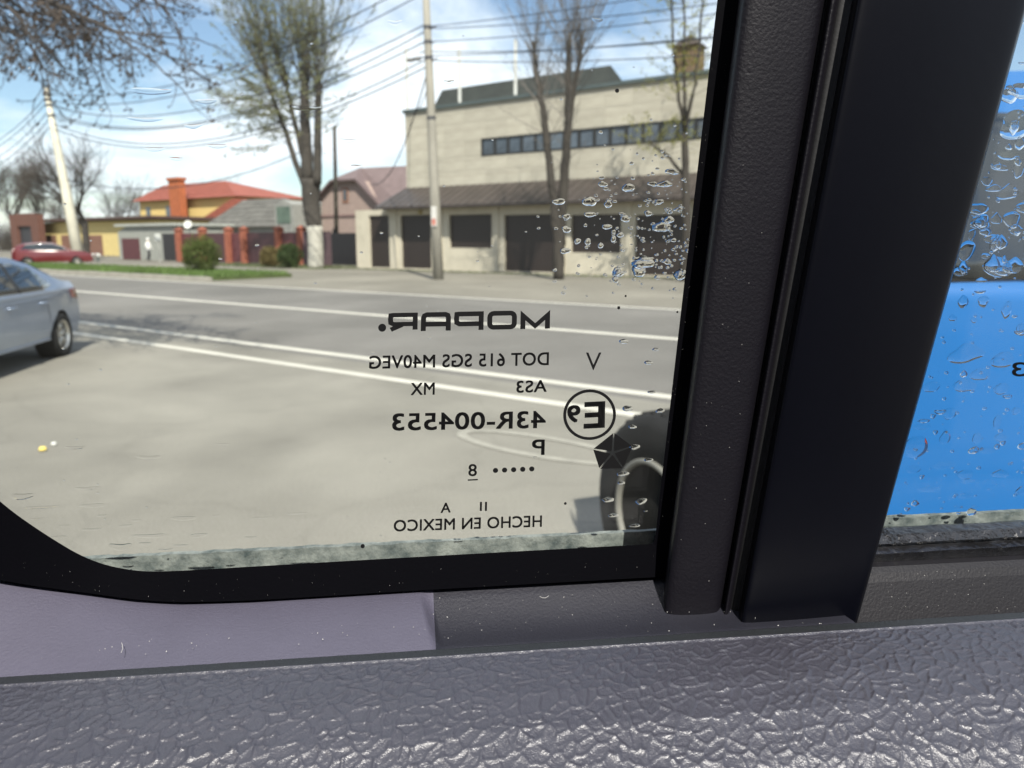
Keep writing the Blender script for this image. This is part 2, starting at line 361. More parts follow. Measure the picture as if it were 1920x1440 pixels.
# canopy roof with raised seams
ez = at(720, 388, 31.4)[1]; eb = 31.4; ex0 = rx(703, eb); tz = ZB + 0.05; tx0 = xL - 0.1
cn_ = MB(); cn_.add([(ex0, eb, ez), (xR, eb, ez), (xR, FB - .02, tz), (tx0, FB - .02, tz), (ex0, FB + 3.0, ez), (tx0, FB + 3.0, tz),
     (ex0, eb, ez - .12), (xR, eb, ez - .12), (xR, FB - .02, ez - .12), (ex0, FB + 3.0, ez - .12), (ex0 + .5, FB - .02, ez - .12)],
    [(0, 1, 2, 3), (0, 3, 5, 4), (0, 6, 7, 1), (0, 4, 9, 6), (6, 9, 10, 8, 7)])
can = cn_.build('canopy_roof', BROOF, bz, off)
sm = MB(); k = 0
sm = MB().tube([(0, eb - .004, ez + .012), (0, FB - .03, tz + .012)], 0.022, 4).build('seam', BROOF, can)
sm.location = (tx0 + 0.2 - off[0], -off[1], 0)
x_ = tx0 + 0.75
while x_ < rx(1330, eb): share(sm, 'seam', can, (x_ - off[0], -off[1], 0)); x_ += 0.55
# ground floor: wall pieces round the openings
gx0 = rx(668, GBF); gtop = ez - 0.1
openings = [(692, 730, 404, 497, 'door'), (751, 808, 403, 501, 'garage_door'), (842, 922, 402, 465, 'shutter'), (945, 1040, 402, 509, 'garage_door'), (1070, 1164, 402, 474, 'shutter'), (1190, 1293, 402, 519, 'garage_door')]
segs = []; cur = gx0; gw = MB()
for (a, b_, t, bt, nm) in openings:
    xa, xb = rx(a, GBF), rx(b_, GBF); za = at((a + b_) / 2, t, GBF)[1]; zb = 0.06 if nm != 'shutter' else at((a + b_) / 2, bt, GBF)[1]
    gw.box(cur, xa, GBF, FB + .05, 0, gtop)
    gw.box(xa, xb, GBF + .003, FB + .05, za, gtop)
    if zb > 0.01: gw.box(xa, xb, GBF + .003, FB + .05, 0, zb)
    segs.append((xa, xb, zb, za, nm)); cur = xb
gw.box(cur, xR, GBF, FB + .05, 0, gtop)
gwo = gw.build('ground_floor_wall', PLASTER, bz, off)
for xa, xb, zb, za, nm in segs:
    d = MB().box(xa, xb, GBF + .16, GBF + .2, zb, za).build(nm, SHUT, bz, off)
    ns = int((za - zb) / 0.14); sl = MB().box(0.02, xb - xa - .02, -.015, .0, 0.008, 0.132).build('slat', SHUT, d); sl.location = (xa - off[0], GBF + .158 - off[1], zb)
    for i in range(1, ns): share(sl, 'slat', d, (xa - off[0], GBF + .158 - off[1], zb + i * .14))
for pxc in (742, 826, 932, 1056, 1178):                 # shallow pilasters
    x_ = rx(pxc, GBF); MB().box(x_ - .13, x_ + .13, GBF - .07, GBF - .001, 0, gtop - .003).build('pilaster', PLASTER, bz, off)
MB().box(rx(790, GBF) - .12, rx(790, GBF) + .12, GBF - .1, GBF - .002, at(790, 410, GBF)[1] + .25, at(790, 410, GBF)[1] + .45).build('wall_lamp', M('lamp_brass', (0.30, 0.24, 0.08), 0.4), bz, off)

# ---- pinkish house with clipped gable
PINK = M('pink_render', (0.30, 0.225, 0.195), 0.9, var=0.1)
PROOF = M('mauve_tile', (0.145, 0.105, 0.103), 0.7, var=0.18, scale=2)
b0 = 42.0
hz = lambda x, y, b=b0: (rx(x, b), at(x, y, b)[1])
ph, off = rroot('gabled_house', 'pink rendered house with mauve clipped gable roof beside the beige building', 'house', rx(655, b0), b0)
xl, xr = rx(606, b0), rx(716, b0); ze = at(612, 366, b0)[1]; zr = at(674, 313, b0 + 1.5)[1]; zh = at(650, 340, b0)[1]
xm = rx(672, b0 + 1.5); xh0 = rx(632, b0); xh1 = rx(676, b0); ze2 = at(716, 380, b0)[1]
MB().prism([(xl, 0), (xr, 0), (xr, ze2 + .1), (xh1, zh), (xh0, zh), (xl, ze)], b0, b0 + 11).build('wall', PINK, ph, off)
rf = MB(); xe0 = xl - .5; xe1 = xr + 6.0; bb = b0 + 11.5; bf = b0 - .45; zd = ze - .35
sl_ = (zh - ze2 - .1) / (xr - xh1) 
xe1 = xr + .6; ze1 = ze2 - .35
rf.add([(xe0, bf, zd), (xh0 - .1, bf, zh + .12), (xm, bf + 2.4, zr), (xh1 + .1, bf, zh + .12), (xe1, bf, ze1), (xe1, bb, ze1), (xm, bb, zr), (xe0, bb, zd)],
       [(1, 3, 2), (0, 1, 2, 6, 7), (3, 4, 5, 6, 2)])
ro = rf.build('roof', PROOF, ph, off); so = ro.modifiers.new('solid', 'SOLIDIFY'); so.thickness = 0.16; so.offset = -1
xw, zw = hz(651, 365); wn_ = MB().box(xw - .32, xw + .32, b0 - .05, b0 - .002, zw - .62, zw + .55).build('window', M('brown_frame', (0.22, 0.11, 0.07), 0.7), ph, off)
MB().box(xw - .18, xw + .18, b0 - .07, b0 - .052, zw - .42, zw + .38).build('pane', GLASSF, wn_, (off[0], off[1], 0))
MB().box(xl - .05, xr + .05, b0 - .09, b0 - .002, at(650, 402, b0)[1], at(650, 407, b0)[1] + .05).build('cornice', M('mauve_trim', (0.2, 0.13, 0.12), .8), ph, off)
# long side wing of its roof running behind the beige building
wx = rx(780, 46); mb = MB(); zr2 = at(750, 318, 47)[1]
mb.add([(xm, bf + 2.5, zr - .02), (wx + 4, bf + 4, zr2), (wx + 4, bf - .6, ze1 - .3), (xe1 - .2, bf - .1, ze1 + .02)], [(0, 3, 2, 1)])
mb.build('roof_wing', PROOF, ph, off)

# ---- grey slate house
b0 = 40.0
SLATE = M('old_slate', (0.105, 0.10, 0.09), 0.9, var=0.4, scale=1.4)
GREYW = M('grey_wall', (0.25, 0.25, 0.23), 0.9, var=0.2)
gh, off = rroot('slate_house', 'low grey house with weathered slate roof behind the burgundy fence', 'house', rx(470, b0), b0)
xa, xb = rx(392, b0), rx(556, b0); z0 = at(470, 425, b0)[1]; z1 = at(470, 374, b0 + 3)[1]
MB().box(xa + .5, xb - .4, b0, b0 + 7, 0, z0 + .1).build('wall', GREYW, gh, off)
mb = MB(); mb.add([(xa - .3, b0 - .5, z0), (xb, b0 - .5, z0), (xb, b0 + 7.5, z0), (xa - .3, b0 + 7.5, z0), (rx(455, b0 + 3), b0 + 3.3, z1), (rx(535, b0 + 3), b0 + 3.3, z1)],
                  [(0, 1, 5, 4), (1, 2, 5), (2, 3, 4, 5), (3, 0, 4), (0, 3, 2, 1)])
rfo = mb.build('roof', SLATE, gh, off)
rw = MB()
for k in range(5):
    t_ = (k + 1) / 6; pa = Vector((xa - .3, b0 - .5, z0)).lerp(Vector((rx(455, b0 + 3), b0 + 3.3, z1)), t_); pb = Vector((xb, b0 - .5, z0)).lerp(Vector((rx(535, b0 + 3), b0 + 3.3, z1)), t_)
    MB().tube([pa + Vector((0, -.01, .03)), pb + Vector((0, -.01, .03))], .014, 4).build('slate_course', SLATE, rfo, off)
dm = MB(); dx0, dx1 = rx(528, b0 - .3), rx(562, b0 - .3); dz0, dz1 = at(545, 412, b0)[1], at(545, 376, b0)[1]
dm.prism([(dx0, dz0 - 1), (dx1, dz0 - 1), (dx1, dz1 - .35), ((dx0 + dx1) / 2, dz1), (dx0, dz1 - .35)], b0 - .8, b0 + 3)
dmo = dm.build('dormer', GREYW, gh, off)
MB().box(dx0 + .25, dx1 - .35, b0 - .84, b0 - .802, dz0 - .3, dz1 - .5).build('window', M('green_frame', (0.1, 0.14, 0.11), .6), dmo, off)
# ---- little far house with brown hipped roof
b0 = 58.0
fh, off = rroot('far_house', 'small distant house with brown hipped roof above the slate house', 'house', rx(523, b0), b0)
xa, xb = rx(486, b0), rx(562, b0); z0 = at(523, 388, b0)[1]; z1 = at(520, 359, b0 + 3)[1]
MB().box(xa + .6, xb - .6, b0, b0 + 8, 0, z0 + .1).build('wall', M('cream_wall', (0.45, 0.40, 0.32), .9), fh, off)
mb = MB(); mb.add([(xa, b0 - .5, z0), (xb, b0 - .5, z0), (xb, b0 + 8.5, z0), (xa, b0 + 8.5, z0), (rx(512, b0 + 4), b0 + 4, z1), (rx(528, b0 + 4), b0 + 4, z1)], [(0, 1, 5, 4), (1, 2, 5), (2, 3, 4, 5), (3, 0, 4), (0, 3, 2, 1)])
mb.build('roof', M('brown_tile', (0.21, 0.13, 0.10), 0.8, var=0.2), fh, off)

# ---- yellow house with red hipped roof and tall orange chimney
RED = M('red_tile', (0.26, 0.072, 0.045), 0.65, var=0.22, scale=1.6)
YEL = M('yellow_render', (0.62, 0.46, 0.18), 0.9, var=0.08)
ORB = M('orange_brick', (0.36, 0.105, 0.04), 0.8, var=0.25, scale=3)
b0 = 50.0
yh, off = rroot('yellow_house', 'yellow house with red hipped roof and tall orange chimney', 'house', rx(370, b0), b0)
xa, xb = rx(262, b0), rx(448, b0); z0 = at(330, 374, b0)[1]; z1 = at(370, 342, b0 + 4)[1]
MB().box(xa + .7, xb - .2, b0, b0 + 9, 0, z0 + .1).build('wall', YEL, yh, off)
mb = MB(); mb.add([(xa, b0 - .6, z0), (xb + .8, b0 - .6, z0), (xb + .8, b0 + 9.6, z0), (xa, b0 + 9.6, z0), (rx(309, b0 + 4), b0 + 4.4, z1), (rx(424, b0 + 4), b0 + 4.4, z1)], [(0, 1, 5, 4), (1, 2, 5), (2, 3, 4, 5), (3, 0, 4), (0, 3, 2, 1)])
rfo = mb.build('roof', RED, yh, off)
for k in range(7):
    t_ = (k + 1) / 8; pa = Vector((xa, b0 - .6, z0)).lerp(Vector((rx(309, b0 + 4), b0 + 4.4, z1)), t_); pb = Vector((xb + .8, b0 - .6, z0)).lerp(Vector((rx(424, b0 + 4), b0 + 4.4, z1)), t_)
    MB().tube([pa + Vector((0, -.01, .03)), pb + Vector((0, -.01, .03))], .035, 4).build('tile_course', RED, rfo, off)
# lower porch roof falling to the left across the wall
mb = MB(); q1 = hz(402, 412, b0 - 1.5)
pz = lambda x, y: (rx(x, b0 - 1.2), b0 - 1.2, at(x, y, b0 - 1.2)[1])
a_, b__, c_, d_ = pz(365, 420), pz(412, 420), pz(470, 372), pz(440, 372)
mb.add([a_, b__, c_, d_] + [(p[0], p[1] + 3.2, p[2]) for p in (a_, b__, c_, d_)], [(0, 1, 2, 3), (4, 7, 6, 5), (0, 3, 7, 4), (1, 5, 6, 2), (2, 6, 7, 3), (0, 4, 5, 1)])
mb.build('porch_roof', RED, yh, off)
xa_, xb_ = rx(333, b0 - 1), rx(352, b0 - 1); zc = at(342, 338, b0 - 1)[1]
c_ = MB().box(xa_, xb_, b0 - 1.6, b0 - .8, 0, zc).build('chimney', ORB, yh, off)
MB().box(xa_ - .14, xb_ + .14, b0 - 1.74, b0 - .66, zc, zc + .3).build('chimney_cap', ORB, c_, off)
for (pa, pb, ya, yb) in ((279, 287, 388, 405), (316, 326, 386, 420)):
    xq, xq2 = rx(pa, b0), rx(pb, b0); MB().box(xq, xq2, b0 - .04, b0 - .002, at(pa, yb, b0)[1], at(pa, ya, b0)[1]).build('window', GLASSF, yh, off)

# ---- low yellow outbuilding with brown eaves
b0 = 42.0
lb, off = rroot('low_building', 'long low yellow outbuilding with flat brown roof', 'building', rx(180, b0), b0)
xa, xb = rx(78, b0), rx(296, b0); z0 = at(200, 412, b0)[1]
MB().box(xa, xb, b0, b0 + 7.9, 0, z0 - .15).build('wall', M('yellow_plaster', (0.56, 0.44, 0.19), .9, var=.12), lb, off)
mb = MB(); mb.add([(xa - .6, b0 - .8, z0 - .02), (xb + .5, b0 - .8, z0 - .02), (xb + .5, b0 + 8, z0 - .12), (xa - .6, b0 + 8, z0 - .12), (xa - .6, b0 - .8, z0 + .24), (xb + .5, b0 - .8, z0 + .24), (xb + .5, b0 + 8, z0 + .22), (xa - .6, b0 + 8, z0 + .22)],
     [(0, 3, 2, 1), (4, 5, 6, 7), (0, 1, 5, 4), (1, 2, 6, 5), (2, 3, 7, 6), (3, 0, 4, 7)])
mb.build('roof', M('brown_sheet', (0.075, 0.042, 0.035), .6), lb, off)
for (pa, pb) in ((88, 106), (116, 136), (160, 192)):
    MB().box(rx(pa, b0), rx(pb, b0), b0 - .05, b0 - .003, 0.02, at(pa, 441, b0)[1]).build('door', M('brown_brick', (0.17, 0.085, 0.06), .9, var=.25), lb, off)
# ---- grey garage with burgundy door
b0 = 34.5
gg, off = rroot('grey_garage', 'grey concrete garage with burgundy metal door', 'garage', rx(270, b0), b0)
xa, xb = rx(222, b0), rx(330, b0); z0 = at(270, 424, b0)[1]
CONC = M('grey_concrete', (0.27, 0.275, 0.25), .9, var=.15)
MB().prism([(xa, 0), (xb, 0), (xb, z0), (rx(238, b0), z0), (xa, z0 - .45)], b0, b0 + 6).build('wall', CONC, gg, off)
MB().box(xa - .05, xb + .25, b0 - .25, b0 + 6, z0 + .004, z0 + .2).build('roof', M('grey_sheet', (0.36, 0.37, 0.34), .8), gg, off)
BURG = M('burgundy_metal', (0.085, 0.024, 0.028), .55, var=.2)
MB().box(rx(229, b0), rx(261, b0), b0 - .06, b0 - .003, 0.02, at(245, 447, b0)[1]).build('door', BURG, gg, off)
MB().box(rx(306, b0), rx(331, b0), b0 - .06, b0 - .003, 0.02, at(320, 438, b0)[1]).build('dark_gate', M('dark_metal', (0.02, 0.018, 0.02), .5), gg, off)
# ---- brick gateway far left
b0 = 40.0
bgw, off = rroot('brick_gateway', 'brown brick gateway arch behind the red car', 'gateway', rx(45, b0), b0)
BRB = M('brown_gate_brick', (0.115, 0.05, 0.036), .9, var=.2)
for pa, pb in ((22, 34), (60, 74)): MB().box(rx(pa, b0), rx(pb, b0), b0, b0 + .7, 0, at(pa, 402, b0)[1]).build('pier', BRB, bgw, off)
MB().box(rx(34, b0), rx(60, b0), b0 + .05, b0 + .65, at(45, 424, b0)[1], at(45, 400, b0)[1]).build('lintel', BRB, bgw, off)
MB().box(rx(34, b0), rx(60, b0), b0 + .3, b0 + .36, 0.02, at(45, 424, b0)[1] - .01).build('gate_leaf', M('gate_dark', (0.03, 0.03, 0.035), .6), bgw, off)

# ---- burgundy fence between brick pillars
b0 = 33.2
fe, off = rroot('fence', 'burgundy sheet metal fence between orange brick pillars', 'fence', rx(450, b0), b0)
ft = at(450, 436, b0)[1]
pil = [337, 381, 430, 459, 524, 566]
RBR = M('red_brick_pillar', (0.27, 0.085, 0.05), .85, var=.2, scale=3)
for p_ in pil:
    x_ = rx(p_, b0); w_ = .23; pr_ = MB().box(x_ - w_, x_ + w_, b0 - .25, b0 + .21, 0, ft + .22).build('pillar', RBR, fe, off)
    mb = MB(); mb.add([(x_ - w_ - .07, b0 - .32, ft + .222), (x_ + w_ + .07, b0 - .32, ft + .222), (x_ + w_ + .07, b0 + .28, ft + .222), (x_ - w_ - .07, b0 + .28, ft + .222), (x_, b0 - .02, ft + .45)], [(0, 1, 4), (1, 2, 4), (2, 3, 4), (3, 0, 4), (0, 3, 2, 1)])
    mb.build('pillar_cap', RBR, pr_, off)
for i in range(len(pil) - 1):
    xa, xb = rx(pil[i], b0) + .235, rx(pil[i + 1], b0) - .235; n = max(2, int((xb - xa) / .42)); dw = (xb - xa) / n
    mt_ = M('burgundy_fence_%d' % (i % 2), ((0.10, 0.030, 0.034), (0.062, 0.026, 0.03))[i % 2], .5, var=.15)
    s0 = MB().box(0.006, dw - .006, -.02, .02, .08, ft - .02).build('panel', mt_, fe); s0.location = (xa - off[0], 0, 0)
    for k in range(1, n): share(s0, 'panel', fe, (xa + k * dw - off[0], random.uniform(-.01, .01), 0))
b0 = 33.0
f2, off = rroot('plank_fence', 'brown board fence running behind the white washed tree', 'fence', rx(590, b0), b0)
xa, xb = rx(568, b0), rx(621, b0); ft2 = at(590, 434, b0)[1]; n = 12; dw = (xb - xa) / n
s0 = MB().box(.008, dw - .008, -.02, .02, .05, ft2).build('board', M('brown_board', (0.085, 0.052, 0.058), .7, var=.2, rnd=.15), f2); s0.location = (xa - off[0], 0, 0)
for k in range(1, n): share(s0, 'board', f2, (xa + k * dw - off[0], random.uniform(-.01, .01), random.uniform(-.03, .03)))
MB().box(xa, xb, .05 + b0, .1 + b0, ft2 * .4, ft2 * .4 + .1).build('rail', M('rail_wood', (.07, .05, .05), .8), f2, off)
gt, off = rroot('metal_gate', 'black metal gate next to the pale pillar of the beige building', 'gate', rx(643, b0), b0)
xa, xb = rx(621.5, b0), rx(667, b0); n = 6; dw = (xb - xa) / n
BLK = M('black_gate', (0.012, 0.011, 0.013), .5, var=.2)
s0 = MB().box(.006, dw - .006, -.02, .02, .1, at(643, 437, b0)[1]).build('panel', BLK, gt); s0.location = (xa - off[0], 0, 0)
for k in range(1, n): share(s0, 'panel', gt, (xa + k * dw - off[0], 0, 0))
MB().box(xa, xb, b0 + .022, b0 + .07, at(643, 437, b0)[1] - .15, at(643, 437, b0)[1] - .05).build('frame', BLK, gt, off)

# satellite dish on the fence line
sx, sz = at(352, 421, 34.5)
sd_, off = rroot('satellite_dish', 'white satellite dish above the burgundy fence', 'dish', sx, 34.5)
mb = MB().lathe([(0.001, 0.08), (.16, .064), (.26, .024), (.31, 0), (.32, -.01), (.26, .012), (.16, .052), (.001, .068)], 20, 'y'); d = mb.build('reflector', WHITEP, sd_, smooth=True); d.location = (0, 0, sz); d.rotation_euler = (R(-20), 0, R(35))
MB().tube([(0, .1, 0), (0, .1, sz - .3), (0, .04, sz)], .03, 6).build('mast', DKMET, sd_)
# ---- white sign on a post
sx = rx(297, 31); sz = at(297, 446, 31)[1]
sg, off = rroot('sign', 'small white board on a grey post near the walking person', 'sign', sx, 31)
MB().tube([(0, 0, 0), (0, 0, sz + .2)], .045, 6).build('post', M('post_grey', (.3, .3, .28), .7), sg)
MB().box(-.34, .34, -.07, -.045, sz - .2, sz + .28).build('board', WHITEP, sg, bevel=.02)

# ================================================================== POLES AND CABLES
CONCP = M('pole_concrete', (0.25, 0.235, 0.20), .9, var=.22, scale=1.5, stretch=(1, 1, .3))
pb = on_z(822, 524)
pole, poff = empty('utility_pole', 'tall grey concrete utility pole in front of the beige building', 'pole', pb), None
up_px = on_plane(799, 0, pb, RQ)
ax = (up_px - pb); ax = ax / ax.z
PH = 12.2
MB().tube([Vector((0, 0, -.1)), ax * 3, ax * 7, ax * PH], [.235, .215, .18, .135], 12).build('shaft', CONCP, pole, smooth=True)
def pole_pt(z): return pb + ax * z
def z_on_pole(y): return on_plane(810, y, pb, RQ).z
band = M('pole_band', (.05, .05, .055), .5)
for y_ in (50, 78, 108, 222, 305): 
    z_ = z_on_pole(y_); c = ax * z_; MB().tube([c - ax * .07, c + ax * .07], .225 - .006 * z_, 12).build('clamp', band, pole)
for y_, s_ in ((52, 1), (80, 1), (95, -1), (112, 1)):
    c = ax * z_on_pole(y_); MB().tube([c, c + RX * (.5 * s_) + Vector((0, 0, .02))], [.03, .02], 5).build('bracket', band, pole)
mb = MB().box(-.02, .02, -.24, -.2, 2.55, 3.35); 
ps = MB().box(-.14, .14, -.255, -.235, 2.2, 3.0).build('notice', M('paper', (.62, .6, .56), .8, var=.1), pole); ps.rotation_euler = (0, 0, RROT); ps.location = (0.02, 0, 0)
MB().box(-.1, .1, -.262, -.257, 2.25, 2.5).build('print', M('red_print', (.5, .16, .12), .8), ps)
# street light bracket and lamp
c = ax * z_on_pole(108)
lm = MB().tube([c, c - RX * .55 + Vector((0, 0, .12)), c - RX * 1.0 + Vector((0, 0, .1))], .025, 5).build('lamp_arm', band, pole)
for k in (.62, 1.0):
    MB().lathe([(.01, .1), (.12, .06), (.17, 0), (.15, -.05), (.01, -.07)], 10, 'z', tuple(c - RX * k + Vector((0, 0, .06)))).build('lamp_head', M('lamp_grey', (.2, .2, .2), .4), pole, smooth=True)
# leaning lamp pole at the left
lb_ = on_z(150, 492); tp = on_plane(86, 165, lb_, RQ)
lpole = empty('lamp_pole', 'leaning pale concrete pole on the grass verge beside the red car', 'pole', lb_)
d = tp - lb_; PALE = M('pole_pale', (0.50, 0.475, 0.39), .9, var=.15, scale=1)
MB().tube([Vector((0, 0, -.1)), d * .35, d * .7, d], [.42, .36, .27, .18], 12).build('shaft', PALE, lpole, smooth=True)
for k in (.84, .9, .93, .96): MB().tube([d * k - d.normalized() * .06, d * k + d.normalized() * .06], .27, 10).build('clamp', band, lpole)
# thin wooden pole behind the fence
wb_ = road(rx(630, 36), 36)
wt = on_plane(627, 236, wb_, RQ); wp = empty('wooden_pole', 'thin dark wooden pole rising behind the black gate', 'pole', wb_)
MB().tube([Vector((0, 0, 0)), wt - wb_], [.16, .11], 8).build('shaft', M('old_wood', (.075, .065, .05), .9), wp, smooth=True)
MB().tube([Vector((0, 0, 1.8)), Vector((0, 0, 2.4))], .20, 8).build('insulation', M('pole_black', (.03, .03, .03), .8), wp)
CABLE = M('cable_rubber', (0.030, 0.034, 0.045), .7, var=0)
def cable(p, q, sag, label, group, rad=.022):
    pts = []
    for i in range(25):
        t_ = i / 24; v = p.lerp(q, t_) - p; v.z -= sag * 4 * t_ * (1 - t_); pts.append(v)
    o = MB().tube(pts, rad, 4).build('cable', CABLE); o.location = p; tag(o, label, 'cable', group)
ORD = ['uppermost', 'second highest', 'third highest', 'fourth highest', 'fifth highest', 'sixth highest', 'lowest']
dl = (tp - lb_)
ys = [-45, -18, 42, 55, 74, 108, 122]; fr_ = [.97, .93, .90, .86, .84, .80, .77]
for i, (y_, f_) in enumerate(zip(ys, fr_)):
    cable(pole_pt(z_on_pole(y_)), lb_ + dl * f_, (1.6, 1.7, 1.9, 2.2, 2.0, 2.3, 2.2)[i], ORD[i] + ' of the dark cables between the utility pole and the leaning lamp pole', 'cables between the two poles', .03)
far = lb_ + Vector((-24, 22, 0))
for i, (f_, zf) in enumerate(((.96, 8.2), (.93, 7.6), (.88, 6.6), (.84, 5.9), (.8, 4.9))):
    cable(lb_ + dl * f_, far + Vector((0, 0, zf + 2)), 1.2, (ORD[:4] + ['lowest'])[i] + ' of the dark cables running left from the leaning lamp pole', 'cables left of the lamp pole', .03)
nxt = road(16, 22.5)
for i, (y_, zf) in enumerate(((-30, 10.6), (48, 9.9), (52, 9.3), (77, 8.9), (95, 8.6), (103, 8.0), (112, 7.6))):
    cable(pole_pt(z_on_pole(y_)), nxt + Vector((0, 0, zf)), (.5, .9, 1.2, 1.0, 1.4, 1.0, 1.3)[i], ORD[i] + ' of the dark cables crossing the beige building right of the utility pole', 'cables crossing the beige building', .018)
cable(pole_pt(z_on_pole(122)), road(rx(700, 37), 37, 5.3), 1.4, 'slack dark cable from the utility pole down to the pink house', None, .026)
cable(pole_pt(z_on_pole(150)), road(xL + .2, FB + .2, ZT + .1), .5, 'short dark cable from the utility pole to the roof of the beige building', None, .02)
cable(lb_ + dl * .48, road(rx(600, 36), 36, 8.0), 1.6, 'sagging dark cable from the leaning lamp pole to the large whitewashed tree', None, .035)

# ================================================================== TREES
BARK = M('bark', (0.034, 0.029, 0.024), .95, var=.35, scale=5, stretch=(1, 1, .3), bump=.5, bscale=14, bdist=.03)
BARKD = M('bark_dark', (0.048, 0.042, 0.036), .95, var=.3, scale=4)
LIME = M('limewash', (0.36, 0.345, 0.30), .95, var=.25, scale=2.5)
TWIG = M('twig', (0.085, 0.075, 0.055), .9, var=.2)
TWIGG = M('twig_grey', (0.11, 0.10, 0.09), .9, var=.2)
def leaf_mat(name, c):
    m = M(name, c, .7, var=.35, scale=1.5); t = m.node_tree; p = t.nodes['Principled BSDF']
    p.inputs['Subsurface Weight'].default_value = 0.0
    tr = nd(t, 'ShaderNodeBsdfTranslucent'); tr.inputs[0].default_value = (*[min(1, x * 1.3) for x in c], 1)
    mx = nd(t, 'ShaderNodeMixShader'); mx.inputs[0].default_value = .4
    o = [n for n in t.nodes if n.type == 'OUTPUT_MATERIAL'][0]
    t.links.new(p.outputs[0], mx.inputs[1]); t.links.new(tr.outputs[0], mx.inputs[2]); t.links.new(mx.outputs[0], o.inputs[0]); return m
LEAF = leaf_mat('young_leaf', (0.20, 0.215, 0.105))
LEAFY = leaf_mat('yellow_leaf', (0.24, 0.24, 0.05))
BUD = M('bud', (0.10, 0.075, 0.06), .9)
BUSHL = leaf_mat('bush_leaf', (0.085, 0.115, 0.022))
def leafq(mb, p, s, m):
    a = Vector((random.gauss(0, 1), random.gauss(0, 1), random.gauss(0, 1))).normalized(); b = a.orthogonal().normalized(); c = a.cross(b)
    mb.add([p - b * s, p + c * s * .45, p + b * s, p - c * s * .45], [(0, 1, 2, 3)], m)
def rdir(d, spread):
    v = Vector((random.gauss(0, 1), random.gauss(0, 1), random.gauss(0, 1))); v = v - d * v.dot(d)
    return (d + v.normalized() * spread).normalized()
def shoot(mb, p, d, L, rad, n=6, curve=Vector((0, 0, .06)), leaf=None, ls=.05, lm=1, twigs=5, tl=.3, wob=.05, dens=5, start=.25):
    pts = [p.copy()]; dd = d.copy(); st = L / n
    for i in range(n):
        dd = (dd + curve + Vector((random.gauss(0, wob), random.gauss(0, wob), random.gauss(0, wob)))).normalized(); pts.append(pts[-1] + dd * st)
    mb.tube(pts, [rad * (1 - .8 * i / n) for i in range(n + 1)], 3, 0, False)
    for k in range(twigs):
        t_ = start + (1 - start) * (k + random.random()) / twigs; i = min(n - 1, int(t_ * n)); q = pts[i].lerp(pts[i + 1], t_ * n - i)
        td = rdir((pts[i + 1] - pts[i]).normalized(), random.uniform(.4, .9)); l_ = tl * L * random.uniform(.5, 1.1) * (1.1 - .5 * t_)
        e = q + td * l_ * .5 + curve * l_ * .3; f = e + (td + curve * 1.5).normalized() * l_ * .5
        mb.tube([q, e, f], [rad * .45, rad * .35, rad * .15], 3, 0, False)
        if leaf:
            for j in range(dens): 
                w = random.random(); pt = (q.lerp(e, w * 2) if w < .5 else e.lerp(f, w * 2 - 1)) + Vector((random.gauss(0, .05), random.gauss(0, .05), random.gauss(0, .05)))
                leafq(mb, pt, ls * random.uniform(.6, 1.3), lm)
    return pts
def wob(path, n=4, a=.04):
    out_ = [Vector(path[0])]
    for i in range(len(path) - 1):
        p, q = Vector(path[i]), Vector(path[i + 1])
        for k in range(1, n + 1):
            v = p.lerp(q, k / n)
            if k < n: v += Vector((random.gauss(0, a), random.gauss(0, a), random.gauss(0, a)))
            out_.append(v)
    return out_
def limb(mb, path, r0, r1, n=8, a=.03, m=0):
    p = wob(path, 4, a); k = len(p); mb.tube(p, [r0 + (r1 - r0) * i / (k - 1) for i in range(k)], n, m)
    return p
# --- large pollarded willow with white washed foot
base = on_z(592, 503); wil = empty('willow_tree', 'large pollarded tree with whitewashed trunk foot and hazy young leaves', 'tree', base)
def wpt(x, y, dq=0.0): return on_plane(x, y, base + RQ * dq, RQ) - base
tb = MB(); zl = 2.45
f0 = wpt(586, 425); f1 = wpt(583, 380); f2_ = wpt(583, 335)
limb(tb, [wpt(590, 426), wpt(588, 415), f1, f2_], .41, .56, 14, .0)
wl = MB(); limb(wl, [Vector((0, 0, -.1)), wpt(592, 460), wpt(590, 424)], .47, .43, 14, .0)
crown = MB()
limbs = [([(572, 352), (548, 285), (523, 215), (506, 168)], .19, .10, -.6), ([(578, 330), (562, 265), (548, 210), (538, 160)], .20, .10, .5), ([(578, 340), (574, 270), (572, 200), (571, 150)], .36, .24, 0), ([(594, 345), (596, 280), (596, 230), (597, 165)], .27, .18, .3)]
tips = []
for pl, ra, rb, dq in limbs:
    path = [wpt(x, y, dq * i / 3) for i, (x, y) in enumerate(pl)]
    pth = limb(tb, path, ra, rb, 9, .03); tips.append(pth)
    tb.lathe([(rb * .9, -.15), (rb * 1.5, 0.05), (rb * 1.3, .25), (rb * .3, .35)], 8, 'z', tuple(pth[-1]))
